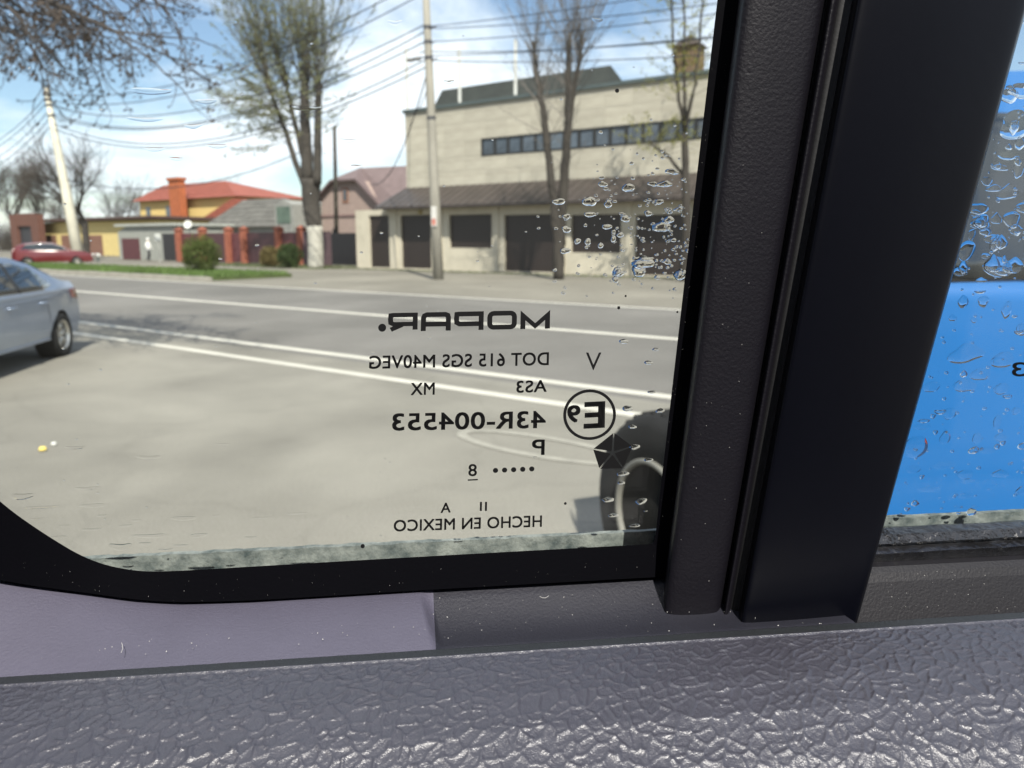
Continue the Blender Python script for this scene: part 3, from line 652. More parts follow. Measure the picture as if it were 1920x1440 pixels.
for pth in tips:
    e = pth[-1]; main = pth is tips[0] or pth is tips[1]
    for k in range(44):
        a = random.uniform(0, 6.283); tilt = random.uniform(.05, .72)
        d = Vector((math.cos(a) * tilt - (.26 if main else -.02), math.sin(a) * tilt, 1)).normalized()
        shoot(crown, e + Vector((random.gauss(0, .1), random.gauss(0, .1), random.uniform(-.2, .2))), d, random.uniform(4.0, 8.0), .026, 6, Vector((0, 0, .03)), LEAF, .068, 1, 10, .18, .05, 7)
    for k in range(22):                                  # side shoots along the limbs
        i = random.randrange(6, len(pth)); q = pth[i]; a = random.uniform(0, 6.283); 
        d = Vector((math.cos(a) - .35 * (pth is not tips[3]), math.sin(a), random.uniform(.1, .9))).normalized()
        shoot(crown, q, d, random.uniform(1.6, 3.4), .017, 5, Vector((0, 0, .02)), LEAF, .07, 1, 7, .22, .07, 7)
# outer drooping sprays at left
for k in range(60):
    p = tips[random.randrange(2)][random.randrange(5, 12)]
    d = Vector((-1 + random.gauss(0, .3), random.gauss(0, .5), random.uniform(-.15, .75))).normalized()
    shoot(crown, p, d, random.uniform(2.5, 5.0), .018, 6, Vector((0, 0, -.01)), LEAF, .07, 1, 8, .2, .06, 8)
tb.build('trunk', BARKD, wil, smooth=True); wl.build('whitewashed_foot', LIME, wil, smooth=True)
crown.build('crown', [TWIG, LEAF], wil, kind='stuff')
# --- two stemmed pollard in front of the facade
base = on_z(1045, 524); t2 = empty('pollard_tree', 'dark two stemmed pollarded tree in front of the garage doors', 'tree', base)
tb = MB(); crown = MB()
st_ = [([(1047, 524), (1046, 470), (1040, 400), (1030, 300), (1018, 200), (1004, 130), (1000, 78)], .24, .08, .0), ([(1047, 500), (1050, 440), (1056, 360), (1062, 270), (1066, 180), (1066, 110), (1069, 66)], .27, .09, .3), ([(1064, 250), (1076, 170), (1086, 120), (1092, 80)], .12, .07, .35)]
for pl, ra, rb, dq in st_:
    path = [wpt(x, y, dq) for x, y in pl]; pth = limb(tb, path, ra, rb, 10, .025)
    for k in range(46):
        a = random.uniform(0, 6.283); tilt = random.uniform(.05, .85)
        i = random.randrange(int(len(pth) * .55), len(pth))
        d = Vector((math.cos(a) * tilt, math.sin(a) * tilt, 1)).normalized()
        shoot(crown, pth[i], d, random.uniform(2.4, 5.6), .017, 6, Vector((0, 0, .03)), None, .04, 1, 5, .2, .05)
    for k in range(9):
        i = random.randrange(int(len(pth) * .25), len(pth)); s_ = random.choice((-1, 1))
        d = (RX * s_ * random.uniform(.5, 1.0) + RQ * random.gauss(0, .5) + Vector((0, 0, random.uniform(.5, 1.1)))).normalized()
        shoot(crown, pth[i], d, random.uniform(1.6, 3.4), .02, 6, Vector((0, 0, .03)), None, .04, 1, 5, .25, .06)
tb.build('trunk', BARK, t2, smooth=True); crown.build('crown', [TWIGG, LEAF], t2, kind='stuff')
# --- young leafing tree at the window edge
base = road(rx(1285, 29.5), 29.5); t3 = empty('leafing_tree', 'slender tree with yellow green young leaves at the right end of the facade', 'tree', base)
tb = MB(); crown = MB()
pth0 = limb(tb, [Vector((0, 0, -.1)), wpt(1288, 420), wpt(1285, 330), wpt(1284, 250)], .19, .13, 9, .02)
for pl in ([(1284, 250), (1272, 170), (1262, 90), (1255, -30)], [(1284, 250), (1298, 180), (1312, 90), (1318, -40)], [(1285, 330), (1250, 290), (1220, 270)], [(1284, 240), (1282, 120), (1284, -30)]):
    pth = limb(tb, [wpt(x, y, random.uniform(-.4, .4)) if i else wpt(x, y) for i, (x, y) in enumerate(pl)], .085, .03, 7, .03)
    for k in range(22):
        i = random.randrange(3, len(pth)); a = random.uniform(0, 6.283)
        d = Vector((math.cos(a) * .9, math.sin(a) * .9, random.uniform(.2, 1))).normalized()
        shoot(crown, pth[i], d, random.uniform(1.0, 2.4), .013, 5, Vector((0, 0, .03)), LEAFY, .05, 1, 6, .25, .06, 6)
tb.build('trunk', BARK, t3, smooth=True); crown.build('crown', [TWIG, LEAFY], t3, kind='stuff')
# --- generic bare tree
def grow(mb, p, d, L, rad, depth, wobble=.12, up=.05, split=(2, 3), tw=None, lm=1, spread=(.35, .8), shrink=(.6, .85)):
    n = 4; pts = [p]; dd = d
    for i in range(n):
        dd = (dd + Vector((random.gauss(0, wobble), random.gauss(0, wobble), random.gauss(0, wobble) + up))).normalized(); pts.append(pts[-1] + dd * (L / n))
    r1 = rad * .62
    mb.tube(pts, [rad + (r1 - rad) * i / n for i in range(n + 1)], 7 if depth > 3 else 4 if depth > 1 else 3, 0, False)
    if depth == 0:
        if tw:
            for j in range(tw): leafq(mb, pts[random.randrange(2, n + 1)] + Vector((random.gauss(0, .03), random.gauss(0, .03), random.gauss(0, .03))), random.uniform(.02, .05), lm)
        return
    for k in range(random.randint(*split)):
        i = random.randrange(1, n + 1); grow(mb, pts[i], rdir(dd, random.uniform(*spread)), L * random.uniform(*shrink), r1 * random.uniform(.6, .85), depth - 1, wobble, up, split, tw, lm, spread, shrink)
    grow(mb, pts[-1], dd, L * .8, r1, depth - 1, wobble, up, split, tw, lm, spread, shrink)
def bare_tree(label, px_, b, h, depth=5, rad=.22, lean=(0, 0, 1), mat=TWIG, tw=None, group=None, name='bare_tree', trunk=.3, seed=1, up=.05, **kw):
    random.seed(seed); base = road(rx(px_, b), b); r_ = empty(name, label, 'tree', base, 0, group)
    t = MB(); d = Vector(lean).normalized(); top = d * h * trunk; limb(t, [Vector((0, 0, -.1)), top * .5, top], rad, rad * .75, 9, .02)
    c = MB(); L = h * (1 - trunk) * .34
    for k in range(4): grow(c, top - d * random.uniform(0, h * trunk * .3), rdir(d, random.uniform(.15, .8)), L * random.uniform(.8, 1.1), rad * .55, depth, .14, up, tw=tw, **kw)
    t.build('trunk', BARKD, r_, smooth=True); c.build('crown', [mat, BUD], r_, kind='stuff'); return r_
bare_tree('spreading bare tree behind the leaning lamp pole', 160, 34.5, 12.0, 5, .34, (.03, 0, 1), BARKD, 4, seed=5, trunk=.28)
bare_tree('tall bare tree at the left edge of the window', 28, 46, 13.5, 5, .3, (0, 0, 1), BARKD, 3, 'bare trees behind the gateway', seed=12, up=.12)
bare_tree('bare tree just left of the brick gateway', -20, 42, 12.0, 5, .3, (0, 0, 1), BARKD, 3, 'bare trees behind the gateway', seed=17, up=.08)
bare_tree('bare tree rising between the gateway and the lamp pole', 78, 50, 12.0, 5, .28, (.05, 0, 1), BARKD, 3, 'bare trees behind the gateway', seed=23, up=.12)
bare_tree('low dense bare tree behind the low yellow outbuilding', 112, 56, 10.0, 5, .25, (0, 0, 1), BARKD, 4, seed=31, up=.03)
bare_tree('bare tree showing above the flat brown roof', 215, 58, 10.5, 5, .25, (0, 0, 1), BARKD, 4, seed=37, up=.04)
bare_tree('thin hazy tree behind the ridge of the red roof', 405, 80, 13.5, 4, .22, (0, 0, 1), TWIGG, 4, seed=41, up=.12)
bare_tree('faint thin tree left of the orange chimney', 268, 80, 14.0, 4, .2, (0, 0, 1), TWIGG, 3, seed=44, up=.14)
# --- overhanging tree close to the car, trunk out of the picture
random.seed(99)
base = Vector((-12.5, 10.5, 0)); ot = empty('overhanging_tree', 'knobbly bare branches hanging into the top left corner', 'tree', base)
tb = MB(); crown = MB(); pth = limb(tb, [Vector((0, 0, -.1)), Vector((.2, 0, 2.6)), Vector((.7, .3, 5.2)), Vector((1.6, .6, 7.0))], .26, .14, 10, .03)
def hang(p, d, L, rad, depth):
    n = 5; pts = [p]; dd = d
    for i in range(n):
        dd = (dd + Vector((random.gauss(0, .2), random.gauss(0, .2), random.gauss(0, .2) - .02))).normalized(); pts.append(pts[-1] + dd * (L / n))
    crown.tube(pts, [rad * (1 - .35 * i / n) for i in range(n + 1)], 5 if depth > 1 else 4, 0, False)
    if depth == 0:
        for j in range(5): leafq(crown, pts[-1] + Vector((random.gauss(0, .03), random.gauss(0, .03), random.gauss(0, .03))), random.uniform(.02, .04), 1)
        return
    for k in range(random.randint(1, 2)):
        i = random.randrange(2, n + 1); hang(pts[i], rdir(dd, random.uniform(.5, 1.0)), L * random.uniform(.45, .7), rad * .72, depth - 1)
    hang(pts[-1], dd, L * .6, rad * .62, depth - 1)
tgt = [(10, 60), (60, 85), (110, 60), (150, 95), (195, 75), (235, 40), (215, 110), (90, 10), (170, -10), (20, -20), (250, -20), (-30, 60), (-60, 0), (125, 120), (40, 120), (270, 30), (180, 40)]
for (x, y) in tgt:
    e = (CO + ray(x, y - 52) * random.uniform(8.2, 11.0)) - base
    s_ = pth[random.randrange(6, len(pth))]
    mid = s_.lerp(e, .5) + Vector((0, 0, 1.1)); p1 = wob([s_, mid, e], 5, .09); crown.tube(p1, [.046 - .03 * i / (len(p1) - 1) for i in range(len(p1))], 6, 0, False)
    dd = (p1[-1] - p1[-3]).normalized()
    for i in range(4, len(p1)):
        for k in range(3 if i > 6 else 2): hang(p1[i], (rdir(dd, random.uniform(.5, 1.0)) + Vector((.25, 0, -.12))).normalized(), random.uniform(.45, .75), .013, 2)
tb.build('trunk', BARKD, ot, smooth=True); crown.build('crown', [M('overhang_twig', (.05, .042, .038), .9, var=.25), M('overhang_bud', (.06, .045, .036), .9)], ot, kind='stuff')
# --- dark tangle of bare shrubs behind the low outbuilding
random.seed(77); mb = MB()
for i in range(420):
    px_ = random.uniform(-40, 300); b = random.uniform(50, 62); p = road(rx(px_, b), b)
    for k in range(4):
        d = Vector((random.gauss(0, .45), random.gauss(0, .45), 1)).normalized()
        shoot(mb, p + Vector((random.gauss(0, .4), random.gauss(0, .4), 0)), d, random.uniform(2.5, 5.2) * (1 if px_ < 230 else .8), .035, 5, Vector((0, 0, 0)), None, .05, 1, 6, .3, .12)
so_ = mb.build('shrubs', BARKD, kind='stuff'); tag(so_, 'dark tangle of bare shrubs behind the low yellow outbuilding', 'shrubs')
# --- bushes
def bush(label, px_, py_, w, h, b, mat, seed, group=None):
    random.seed(seed); base = road(rx(px_, b), b, .1 if b < 22.4 else 0); r_ = empty('bush', label, 'bush', base, 0, group)
    st2 = MB(); cr_ = MB()
    for k in range(9):
        a = random.uniform(0, 6.28); st2.tube([(0, 0, 0), (math.cos(a) * w * .2, math.sin(a) * w * .2, h * .4), (math.cos(a) * w * .38, math.sin(a) * w * .38, h * .7)], [.03, .02, .01], 4)
    for k in range(5200):
        a = random.uniform(0, 6.28); u = random.uniform(-1, 1); q_ = random.random() ** .28; s_ = math.sqrt(1 - u * u)
        lump = 1 + .10 * math.sin(3 * a + u * 4) + .07 * math.sin(7 * a - 3 * u)
        leafq(cr_, Vector((math.cos(a) * s_ * w / 2 * q_ * lump, math.sin(a) * s_ * w / 2 * q_ * lump, h * .5 + u * h * .5 * q_ * lump)), random.uniform(.03, .07), 0)
    st2.build('stem', BARKD, r_); cr_.build('foliage', mat, r_, kind='stuff')
bush('round dark green bush at the end of the grass verge', 375, 505, 1.75, 1.75, 20.8, BUSHL, 3)
bush('dark green bush beside the whitewashed tree foot', 541, 497, 1.5, 1.45, 29.5, leaf_mat('bush_dark', (.05, .085, .022)), 4)
bush('dry yellowish clump of grass left of the dark bush', 505, 498, 1.3, 1.25, 29.8, leaf_mat('dry_leaf', (.20, .16, .06)), 6)

# ================================================================== VEHICLES
TYRE = M('tyre_rubber', (0.006, 0.006, 0.0065), .9, var=.25, scale=8, bump=.2, bscale=40)
ALLOY = M('alloy', (0.62, 0.60, 0.55), .28, var=.05, metal=.85)
CGLASS = M('car_glass', (0.012, 0.016, 0.02), .03, var=0, spec=.9, coat=.5)
BLACKP = M('black_plastic', (0.014, 0.014, 0.015), .5, var=.1)
def side_sheet(poly, zs, xs):
    bm = bmesh.new(); vs_ = [bm.verts.new((x, 0, z)) for x, z in poly]; bm.faces.new(vs_)
    bmesh.ops.triangulate(bm, faces=bm.faces[:])
    for z in zs: bmesh.ops.bisect_plane(bm, geom=bm.verts[:] + bm.edges[:] + bm.faces[:], dist=1e-5, plane_co=(0, 0, z), plane_no=(0, 0, 1))
    for x in xs: bmesh.ops.bisect_plane(bm, geom=bm.verts[:] + bm.edges[:] + bm.faces[:], dist=1e-5, plane_co=(x, 0, 0), plane_no=(1, 0, 0))
    bmesh.ops.remove_doubles(bm, verts=bm.verts[:], dist=2e-4)
    bm.verts.index_update(); bm.verts.ensure_lookup_table()
    v = [tuple(p.co) for p in bm.verts]; f = [tuple(q.index for q in fc.verts) for fc in bm.faces]
    be = [tuple(q.index for q in e.verts) for e in bm.edges if len(e.link_faces) == 1]
    # orientation of the boundary edges as used by their face
    dirs = []
    for e in bm.edges:
        if len(e.link_faces) == 1:
            lp_ = e.link_loops[0]; dirs.append((lp_.vert.index, lp_.link_loop_next.vert.index))
    bm.free(); return v, f, dirs
def car_body(name, outline, arches, W, L, knots, mat, parent, rows=6, crown=.03, zbelt=.95, bevel=.03):
    """outline: upper profile (rear bottom -> over the roof -> front bottom); arches: (xc, r, zc) front to rear along the bottom"""
    poly = list(outline); zb = outline[0][1]
    for xc, r_, zc in arches:
        n = 12; a0 = math.asin(max(-1, min(1, (zb - zc) / r_)))
        for i in range(n + 1):
            a = a0 + (math.pi - 2 * a0) * i / n; poly.append((xc + r_ * math.cos(a), zc + r_ * math.sin(a)))
    kz = [k[0] for k in knots]; kw = [k[1] for k in knots]
    def yw(x, z): return W * float(np.interp(z, kz, kw)) * (1 - .10 * abs((x - L / 2) / (L / 2)) ** 3.5)
    v, f, be = side_sheet(poly, [k for k in kz[1:-1]] + [.5 * (kz[i] + kz[i + 1]) for i in range(len(kz) - 1)], [L * i / 14 for i in range(1, 14)])
    mb = MB(); n = len(v)
    mb.v = [(x, -yw(x, z), z) for x, _, z in v] + [(x, yw(x, z), z) for x, _, z in v]
    mb.f = list(f) + [tuple(i + n for i in q[::-1]) for q in f]
    idx = {}
    def row(i, k):
        if k == 0: return i
        if k == rows: return i + n
        if (i, k) not in idx:
            x, _, z = v[i]; w = yw(x, z); y = -w + 2 * w * k / rows; u = 1 - (y / w) ** 2
            idx[(i, k)] = len(mb.v); bul = crown * u * (1 if z > zbelt - .25 else 0)
            mb.v.append((x - (crown * 1.5 * u if x < .35 and z < zbelt + .2 and z > .3 else -crown * 1.5 * u if x > L - .35 and z < zbelt and z > .3 else 0), y, z + bul))
        return idx[(i, k)]
    for a, b in be:
        for k in range(rows): mb.f.append((row(b, k), row(a, k), row(a, k + 1), row(b, k + 1)))
    mb.m = [0] * len(mb.f)
    o = mb.build(name, mat, parent, smooth=True)
    bm = bmesh.new(); bm.from_mesh(o.data); bmesh.ops.remove_doubles(bm, verts=bm.verts[:], dist=1e-4); bmesh.ops.recalc_face_normals(bm, faces=bm.faces[:]); bm.to_mesh(o.data); bm.free()
    b = o.modifiers.new('bevel', 'BEVEL'); b.width = bevel; b.segments = 3; b.limit_method = 'ANGLE'; b.angle_limit = R(38)
    try:
        o.modifiers.new('wn', 'WEIGHTED_NORMAL')
    except Exception: pass
    return o, yw
def side_patch(name, poly, yw, side, mat, parent, out=.006, thick=.0, zs=()):
    zlo = min(z for _, z in poly); zhi = max(z for _, z in poly); xlo = min(x for x, _ in poly); xhi = max(x for x, _ in poly)
    v, f, _ = side_sheet(poly, [zlo + (zhi - zlo) * i / 6 for i in range(1, 6)], [xlo + (xhi - xlo) * i / 6 for i in range(1, 6)])
    mb = MB(); mb.v = [(x, side * (yw(x, z) + out), z) for x, _, z in v]; mb.f = f if side < 0 else [q[::-1] for q in f]; mb.m = [0] * len(mb.f)
    o = mb.build(name, mat, parent, smooth=True); s_ = o.modifiers.new('solid', 'SOLIDIFY'); s_.thickness = .008; s_.offset = -1; return o
def seam(name, pts, yw, side, parent, mat, rad=.004):
    return MB().tube([(x, side * (yw(x, z) + .001), z) for x, z in pts], rad, 5).build(name, mat, parent)
def wheel(parent, x, y, z, r, w, side, spokes=5, rim=.64, name='wheel'):
    """tyre with a rim as its child; axis along y, outer face towards side"""
    t = MB().lathe([(r * rim, -w / 2 + .02), (r * (rim + .08), -w / 2), (r * .9, -w / 2 - .006), (r * .975, -w / 2 + .03), (r, -w / 2 + .06), (r, w / 2 - .06), (r * .975, w / 2 - .03), (r * .9, w / 2 + .006), (r * (rim + .08), w / 2), (r * rim, w / 2 - .02)], 40, 'y').build(name, TYRE, parent, smooth=True)
    t.location = (x, y, z)
    rm = MB(); s = side; q = w / 2 - .015; rr = r * rim
    rm.lathe([(rr * 1.02, s * (q + .012)), (rr * .96, s * (q + .016)), (rr * .90, s * (q - .01)), (rr * .88, s * (q - .09)), (rr * .88, -s * q)], 40, 'y')
    rm.lathe([(.001, s * (q - .02)), (rr * .16, s * (q - .02)), (rr * .2, s * (q - .035)), (rr * .22, s * (q - .09))], 20, 'y')
    for k in range(spokes):
        a = 2 * math.pi * k / spokes + .3
        for da in (-.14, .14):
            c1, s1 = math.cos(a + da * .6), math.sin(a + da * .6); c2_, s2_ = math.cos(a + da * 1.6), math.sin(a + da * 1.6)
            rm.tube([(c1 * rr * .15, s * (q - .04), s1 * rr * .15), (c2_ * rr * .92, s * (q - .02), s2_ * rr * .92)], [rr * .075, rr * .06], 6)
    rm.build('rim', ALLOY, t, smooth=True)
    br = MB().lathe([(.001, s * (q - .10)), (rr * .87, s * (q - .10)), (rr * .87, s * (q - .12)), (.001, s * (q - .12))], 24, 'y'); br.build('brake_disc', M('brake_dark', (.05, .05, .05), .5, metal=.5), t)
    return t

# ---- silver saloon, tail towards the road
SILV = M('silver_paint', (0.34, 0.40, 0.51), .32, var=.03, metal=.75, coat=.6)
SR = R(-81)                                              # car's nose direction (local +x) in the world
wr = on_z(112, 668)                                      # rear wheel contact
Lc = 4.46; xrw = .86; Wc = .90
fwd = Vector((math.cos(SR), math.sin(SR), 0)); lft = Vector((-fwd.y, fwd.x, 0))
org = wr - fwd * xrw - lft * (Wc - .1)
sc_ = empty('silver_saloon', 'silver saloon car with alloy wheel parked at the left edge', 'car', org, SR)
prof = [(.06, .30), (.0, .55), (.02, .80), (.06, .99), (.12, 1.03), (.45, 1.055), (.75, 1.13), (1.2, 1.31), (1.65, 1.405), (2.1, 1.425), (2.55, 1.38), (2.95, 1.24), (3.35, 1.04), (3.9, .96), (4.3, .85), (4.43, .70), (4.46, .5), (4.42, .30)]
kn = [(.2, .93), (.30, .955), (.45, .985), (.62, 1.0), (.78, .985), (.92, .965), (.98, .93), (1.2, .80), (1.43, .66)]
bd, yw = car_body('body', [(x, z) for x, z in prof], [(3.45, .36, .31), (.86, .36, .31)], Wc, Lc, kn, SILV, sc_)
for s_ in (1, -1):
    side_patch('side_window', [(.93, 1.03), (1.25, .97), (3.05, .97), (2.75, 1.24), (2.3, 1.34), (1.7, 1.35), (1.3, 1.27)], yw, s_, CGLASS, sc_)
    side_patch('window_pillar', [(1.90, .968), (1.98, .968), (1.98, 1.345), (1.90, 1.345)], yw, s_, BLACKP, sc_, .009)
    seam('door_seam', [(1.02, 1.02), (1.28, .80), (1.26, .62), (1.22, .36)], yw, s_, sc_, BLACKP)
    seam('door_seam', [(1.95, .97), (1.95, .36)], yw, s_, sc_, BLACKP)
    seam('chrome_strip', [(.9, 1.02), (1.25, .962), (3.06, .962)], yw, s_, sc_, ALLOY, .007)
    seam('shoulder_line', [(.2, .86), (1.2, .865), (3.2, .84)], yw, s_, sc_, SILV, .010)
    for xh in (1.28, 2.2):
        MB().tube([(xh, s_ * (yw(xh, .80) + .005), .805), (xh + .03, s_ * (yw(xh, .8) + .035), .805), (xh + .18, s_ * (yw(xh, .8) + .035), .805), (xh + .21, s_ * (yw(xh, .8) + .005), .805)], .013, 6).build('door_handle', SILV, sc_, smooth=True)
    side_patch('tail_light', [(.03, .76), (.30, .80), (.34, .92), (.07, .93)], yw, s_, M('tail_lamp', (.22, .015, .012), .15, var=.1, coat=.8), sc_, .008)
    seam('sill_trim', [(1.25, .30), (3.05, .30)], yw, s_, sc_, SILV, .02)
    for xw_ in (.86, 3.45):
        wheel(sc_, xw_, s_ * (Wc - .115), .315, .315, .21, s_)
        MB().lathe([(.345, -.0), (.345, -.25), (.01, -.25)], 24, 'y', (xw_, s_ * (Wc - .03) + (.0 if s_ > 0 else .25), .32)).build('wheel_well', BLACKP, sc_)
MB().add([(0, 0, 0)], [])
mb = MB(); ya, yb = yw(.5, 1.08) - .1, yw(1.2, 1.3) - .08
mb.add([(.50, -ya, 1.086), (1.18, -yb, 1.322), (1.18, yb, 1.322), (.50, ya, 1.086)], [(0, 1, 2, 3)]); w_ = mb.build('rear_window', CGLASS, sc_); w_.location = (-.02, 0, .035)
mb = MB(); mb.add([(2.62, -.58, 1.385), (3.28, -.70, 1.10), (3.28, .70, 1.10), (2.62, .58, 1.385)], [(0, 1, 2, 3)]); w_ = mb.build('windscreen', CGLASS, sc_); w_.location = (.03, 0, .03)
MB().box(-.035, -.005, -.26, .26, .60, .71).build('number_plate', WHITEP, sc_)
# ---- red hatchback behind the verge
REDP = M('red_paint', (0.12, 0.014, 0.018), .3, var=.05, coat=.8)
xc_, bc_ = to_road(Vector((0, 0, 0)) + CO + ray(98, 478) * (57 / ray(98, 478).length)); 
rc = empty('red_car', 'dark red car parked behind the grass verge by the gateway', 'car', road(xc_, bc_) + Vector((0, 0, 0)), R(36))
off_x = 2.15
bd, yw2 = car_body('body', [(x - off_x, z) for x, z in [(.08, .30), (.0, .6), (.05, .95), (.25, 1.22), (.7, 1.42), (1.5, 1.49), (2.2, 1.45), (2.75, 1.25), (3.1, 1.02), (3.8, .93), (4.2, .8), (4.3, .5), (4.25, .30)]],
                   [(3.4 - off_x, .34, .31), (.75 - off_x, .34, .31)], .86, 0.0001 + 4.3, [(k[0], k[1]) for k in kn[:-1]] + [(1.5, .7)], REDP, rc)
for s_ in (1, -1):
    side_patch('side_window', [(x - off_x, z) for x, z in [(.45, 1.05), (3.0, 1.0), (2.6, 1.26), (2.1, 1.4), (1.4, 1.42), (.75, 1.34)]], yw2, s_, CGLASS, rc)
    seam('chrome_strip', [(x - off_x, z) for x, z in [(.45, 1.04), (3.0, .99), (2.6, 1.27), (2.1, 1.41), (1.4, 1.43), (.7, 1.35)]], yw2, s_, rc, ALLOY, .016)
    for xw_ in (.75, 3.4): wheel(rc, xw_ - off_x, s_ * .74, .31, .31, .2, s_)
# ---- red and white barrier behind the lamp pole
bb0 = 29.0
br_, off = rroot('barrier', 'low red and white road barrier right of the leaning lamp pole', 'barrier', rx(168, bb0), bb0)
zbar = at(168, 478, bb0)[1]
for k in range(8):
    MB().tube([(-1.2 + k * .3, 0, zbar + .02), (-1.2 + k * .3 + .298, 0, zbar + .02)], .11, 8).build('rail_section', (REDP, WHITEP)[k % 2], br_)
for xq in (-1.0, 1.0): MB().box(xq - .06, xq + .06, -.05, .05, 0, zbar - .07).build('leg', DKMET, br_)

# ---- blue off-roader parked alongside, spare wheel on its tailgate
CARF = R(7)                                              # our car's forward direction and the off-roader's, as a turn from +X
U = Vector((math.cos(CARF), math.sin(CARF), 0)); N = Vector((-math.sin(CARF), math.cos(CARF), 0))
BLUE = M('blue_paint', (0.0025, 0.108, 0.335), .45, var=.06, scale=.8, coat=.25, spec=.35)
SPARE = Vector((.44, 2.50, .71))                         # spare wheel's centre
Wb = .745
SUVR = R(4)
borg = Vector((.753, 2.418, 0))
bs = empty('blue_off_roader', 'bright blue off-roader with tailgate spare wheel parked alongside, seen through wet glass', 'car', borg, SUVR)
bprof = [(.06, .42), (.0, .6), (.0, 1.0), (.02, 1.55), (.10, 1.94), (.3, 2.01), (1.2, 2.04), (2.2, 2.01), (2.75, 1.52), (3.0, 1.32), (3.8, 1.25), (4.15, 1.15), (4.2, .8), (4.18, .45)]
bkn = [(.3, .96), (.45, .98), (.7, 1.0), (1.0, 1.0), (1.25, .99), (1.49, .98), (1.545, .95), (1.75, .89), (2.04, .81)]
bd, yw3 = car_body('body', bprof, [(3.35, .46, .40), (.85, .46, .40)], Wb, 4.2, bkn, BLUE, bs, zbelt=1.5, bevel=.02)
for s_ in (1, -1):
    side_patch('side_window', [(.07, 1.548), (1.30, 1.520), (1.30, 1.90), (.16, 1.92)], yw3, s_, CGLASS, bs)
    side_patch('side_window', [(1.38, 1.518), (2.55, 1.49), (2.2, 1.90), (1.38, 1.90)], yw3, s_, CGLASS, bs)
    seam('window_strip', [(.07, 1.541), (1.30, 1.512), (2.6, 1.482)], yw3, s_, bs, BLACKP, .010)
    seam('door_seam', [(.42, 1.45), (.45, 1.1), (.75, .92)], yw3, s_, bs, BLACKP, .004)
    seam('door_seam', [(1.34, 1.44), (1.34, .5)], yw3, s_, bs, BLACKP, .004)
    for xw_ in (.85, 3.35): wheel(bs, xw_, s_ * (Wb - .12), .38, .38, .24, s_)
    for xh in (.6, 1.5): MB().tube([(xh, s_ * (yw3(xh, 1.18) + .004), 1.18), (xh + .03, s_ * (yw3(xh, 1.18) + .04), 1.18), (xh + .2, s_ * (yw3(xh, 1.18) + .04), 1.18), (xh + .23, s_ * (yw3(xh, 1.18) + .004), 1.18)], .014, 6).build('door_handle', BLACKP, bs, smooth=True)
mb = MB(); mb.box(-.05, .03, -.62, .62, .44, .58); mb.build('rear_bumper', BLACKP, bs, bevel=.03)
mb = MB(); mb.add([(-.02, -.55, 1.56), (-.02, .55, 1.56), (.05, .5, 1.88), (.05, -.5, 1.88)], [(0, 3, 2, 1)]); mb.build('rear_window', CGLASS, bs)
for s_ in (1, -1): MB().box(-.02, .06, s_ * .60 - .05, s_ * .60 + .05, .82, 1.10).build('tail_light', M('tail_lamp2', (.25, .02, .015), .2), bs, bevel=.01)
# the spare wheel: axis along the car
sp = MB().lathe([(.180, -.10), (.205, -.118), (.31, -.125), (.338, -.11), (.35, -.08), (.35, .08), (.338, .10), (.30, .11), (.2, .10)], 56, 'x').build('spare_wheel', TYRE, bs, smooth=True)
sp.location = (-.175, .104, .71); sp.rotation_euler = (0, 0, R(21))
for k in range(40):
    a = 2 * math.pi * k / 40; c1, s1 = math.cos(a), math.sin(a)
    t_ = MB().tube([(-.085, c1 * .348, s1 * .348), (.08, c1 * .348, s1 * .348)], .011, 4)
    if k == 0: tread0 = None
    o = t_.build('tread_block', TYRE, sp)
MB().lathe([(.202, -.117), (.203, -.126), (.193, -.132), (.184, -.126), (.183, -.112)], 48, 'x').build('rim_ring', M('rim_pale', (.17, .165, .145), .6, var=.15), sp, smooth=True)
MB().lathe([(.001, -.118), (.06, -.118), (.075, -.108), (.10, -.104), (.185, -.108)], 32, 'x').build('hub_cover', M('hub_black', (.006, .006, .006), .85, var=.1, spec=.15), sp, smooth=True)
MB().box(.10, .26, -.12, .12, -.12, .12).build('carrier', BLACKP, sp)

# ================================================================== PERSON
pp_ = on_z(280, 489.5); pr = empty('person', 'person in white jacket and dark trousers walking past the grey garage', 'person', pp_, R(60))
def skin_mesh(name, verts, edges, rad, mats, pick, parent):
    me = bpy.data.meshes.new(name); me.from_pydata(verts, edges, []); o = bpy.data.objects.new(name, me); col.objects.link(o)
    sk = o.modifiers.new('skin', 'SKIN'); su = o.modifiers.new('sub', 'SUBSURF'); su.levels = 2; su.render_levels = 2
    for i, sv in enumerate(me.skin_vertices[0].data): sv.radius = rad[i] if hasattr(rad[i], '__len__') else (rad[i], rad[i]); sv.use_root = (i == 0)
    dg = bpy.context.evaluated_depsgraph_get(); m2 = bpy.data.meshes.new_from_object(o.evaluated_get(dg)); bpy.data.objects.remove(o)
    q = bpy.data.objects.new(name, m2); col.objects.link(q); q.parent = parent; m2.materials.clear()
    for m in mats: m2.materials.append(m)
    for p in m2.polygons: p.material_index = pick(p.center); p.use_smooth = True
    return q
pv = [(0, 0, .92), (0, 0, 1.12), (0, 0, 1.36), (0, 0, 1.48), (.02, 0, 1.60), (.03, 0, 1.70), (.02, .10, .88), (.16, .10, .50), (.06, .10, .09), (.18, .10, .05), (-.02, -.10, .88), (-.06, -.10, .50), (-.26, -.10, .13), (-.16, -.10, .05),
      (0, .19, 1.40), (-.06, .25, 1.14), (.08, .25, .92), (.11, .245, .84), (0, -.19, 1.40), (.04, -.25, 1.14), (.20, -.24, .96), (.24, -.235, .89)]
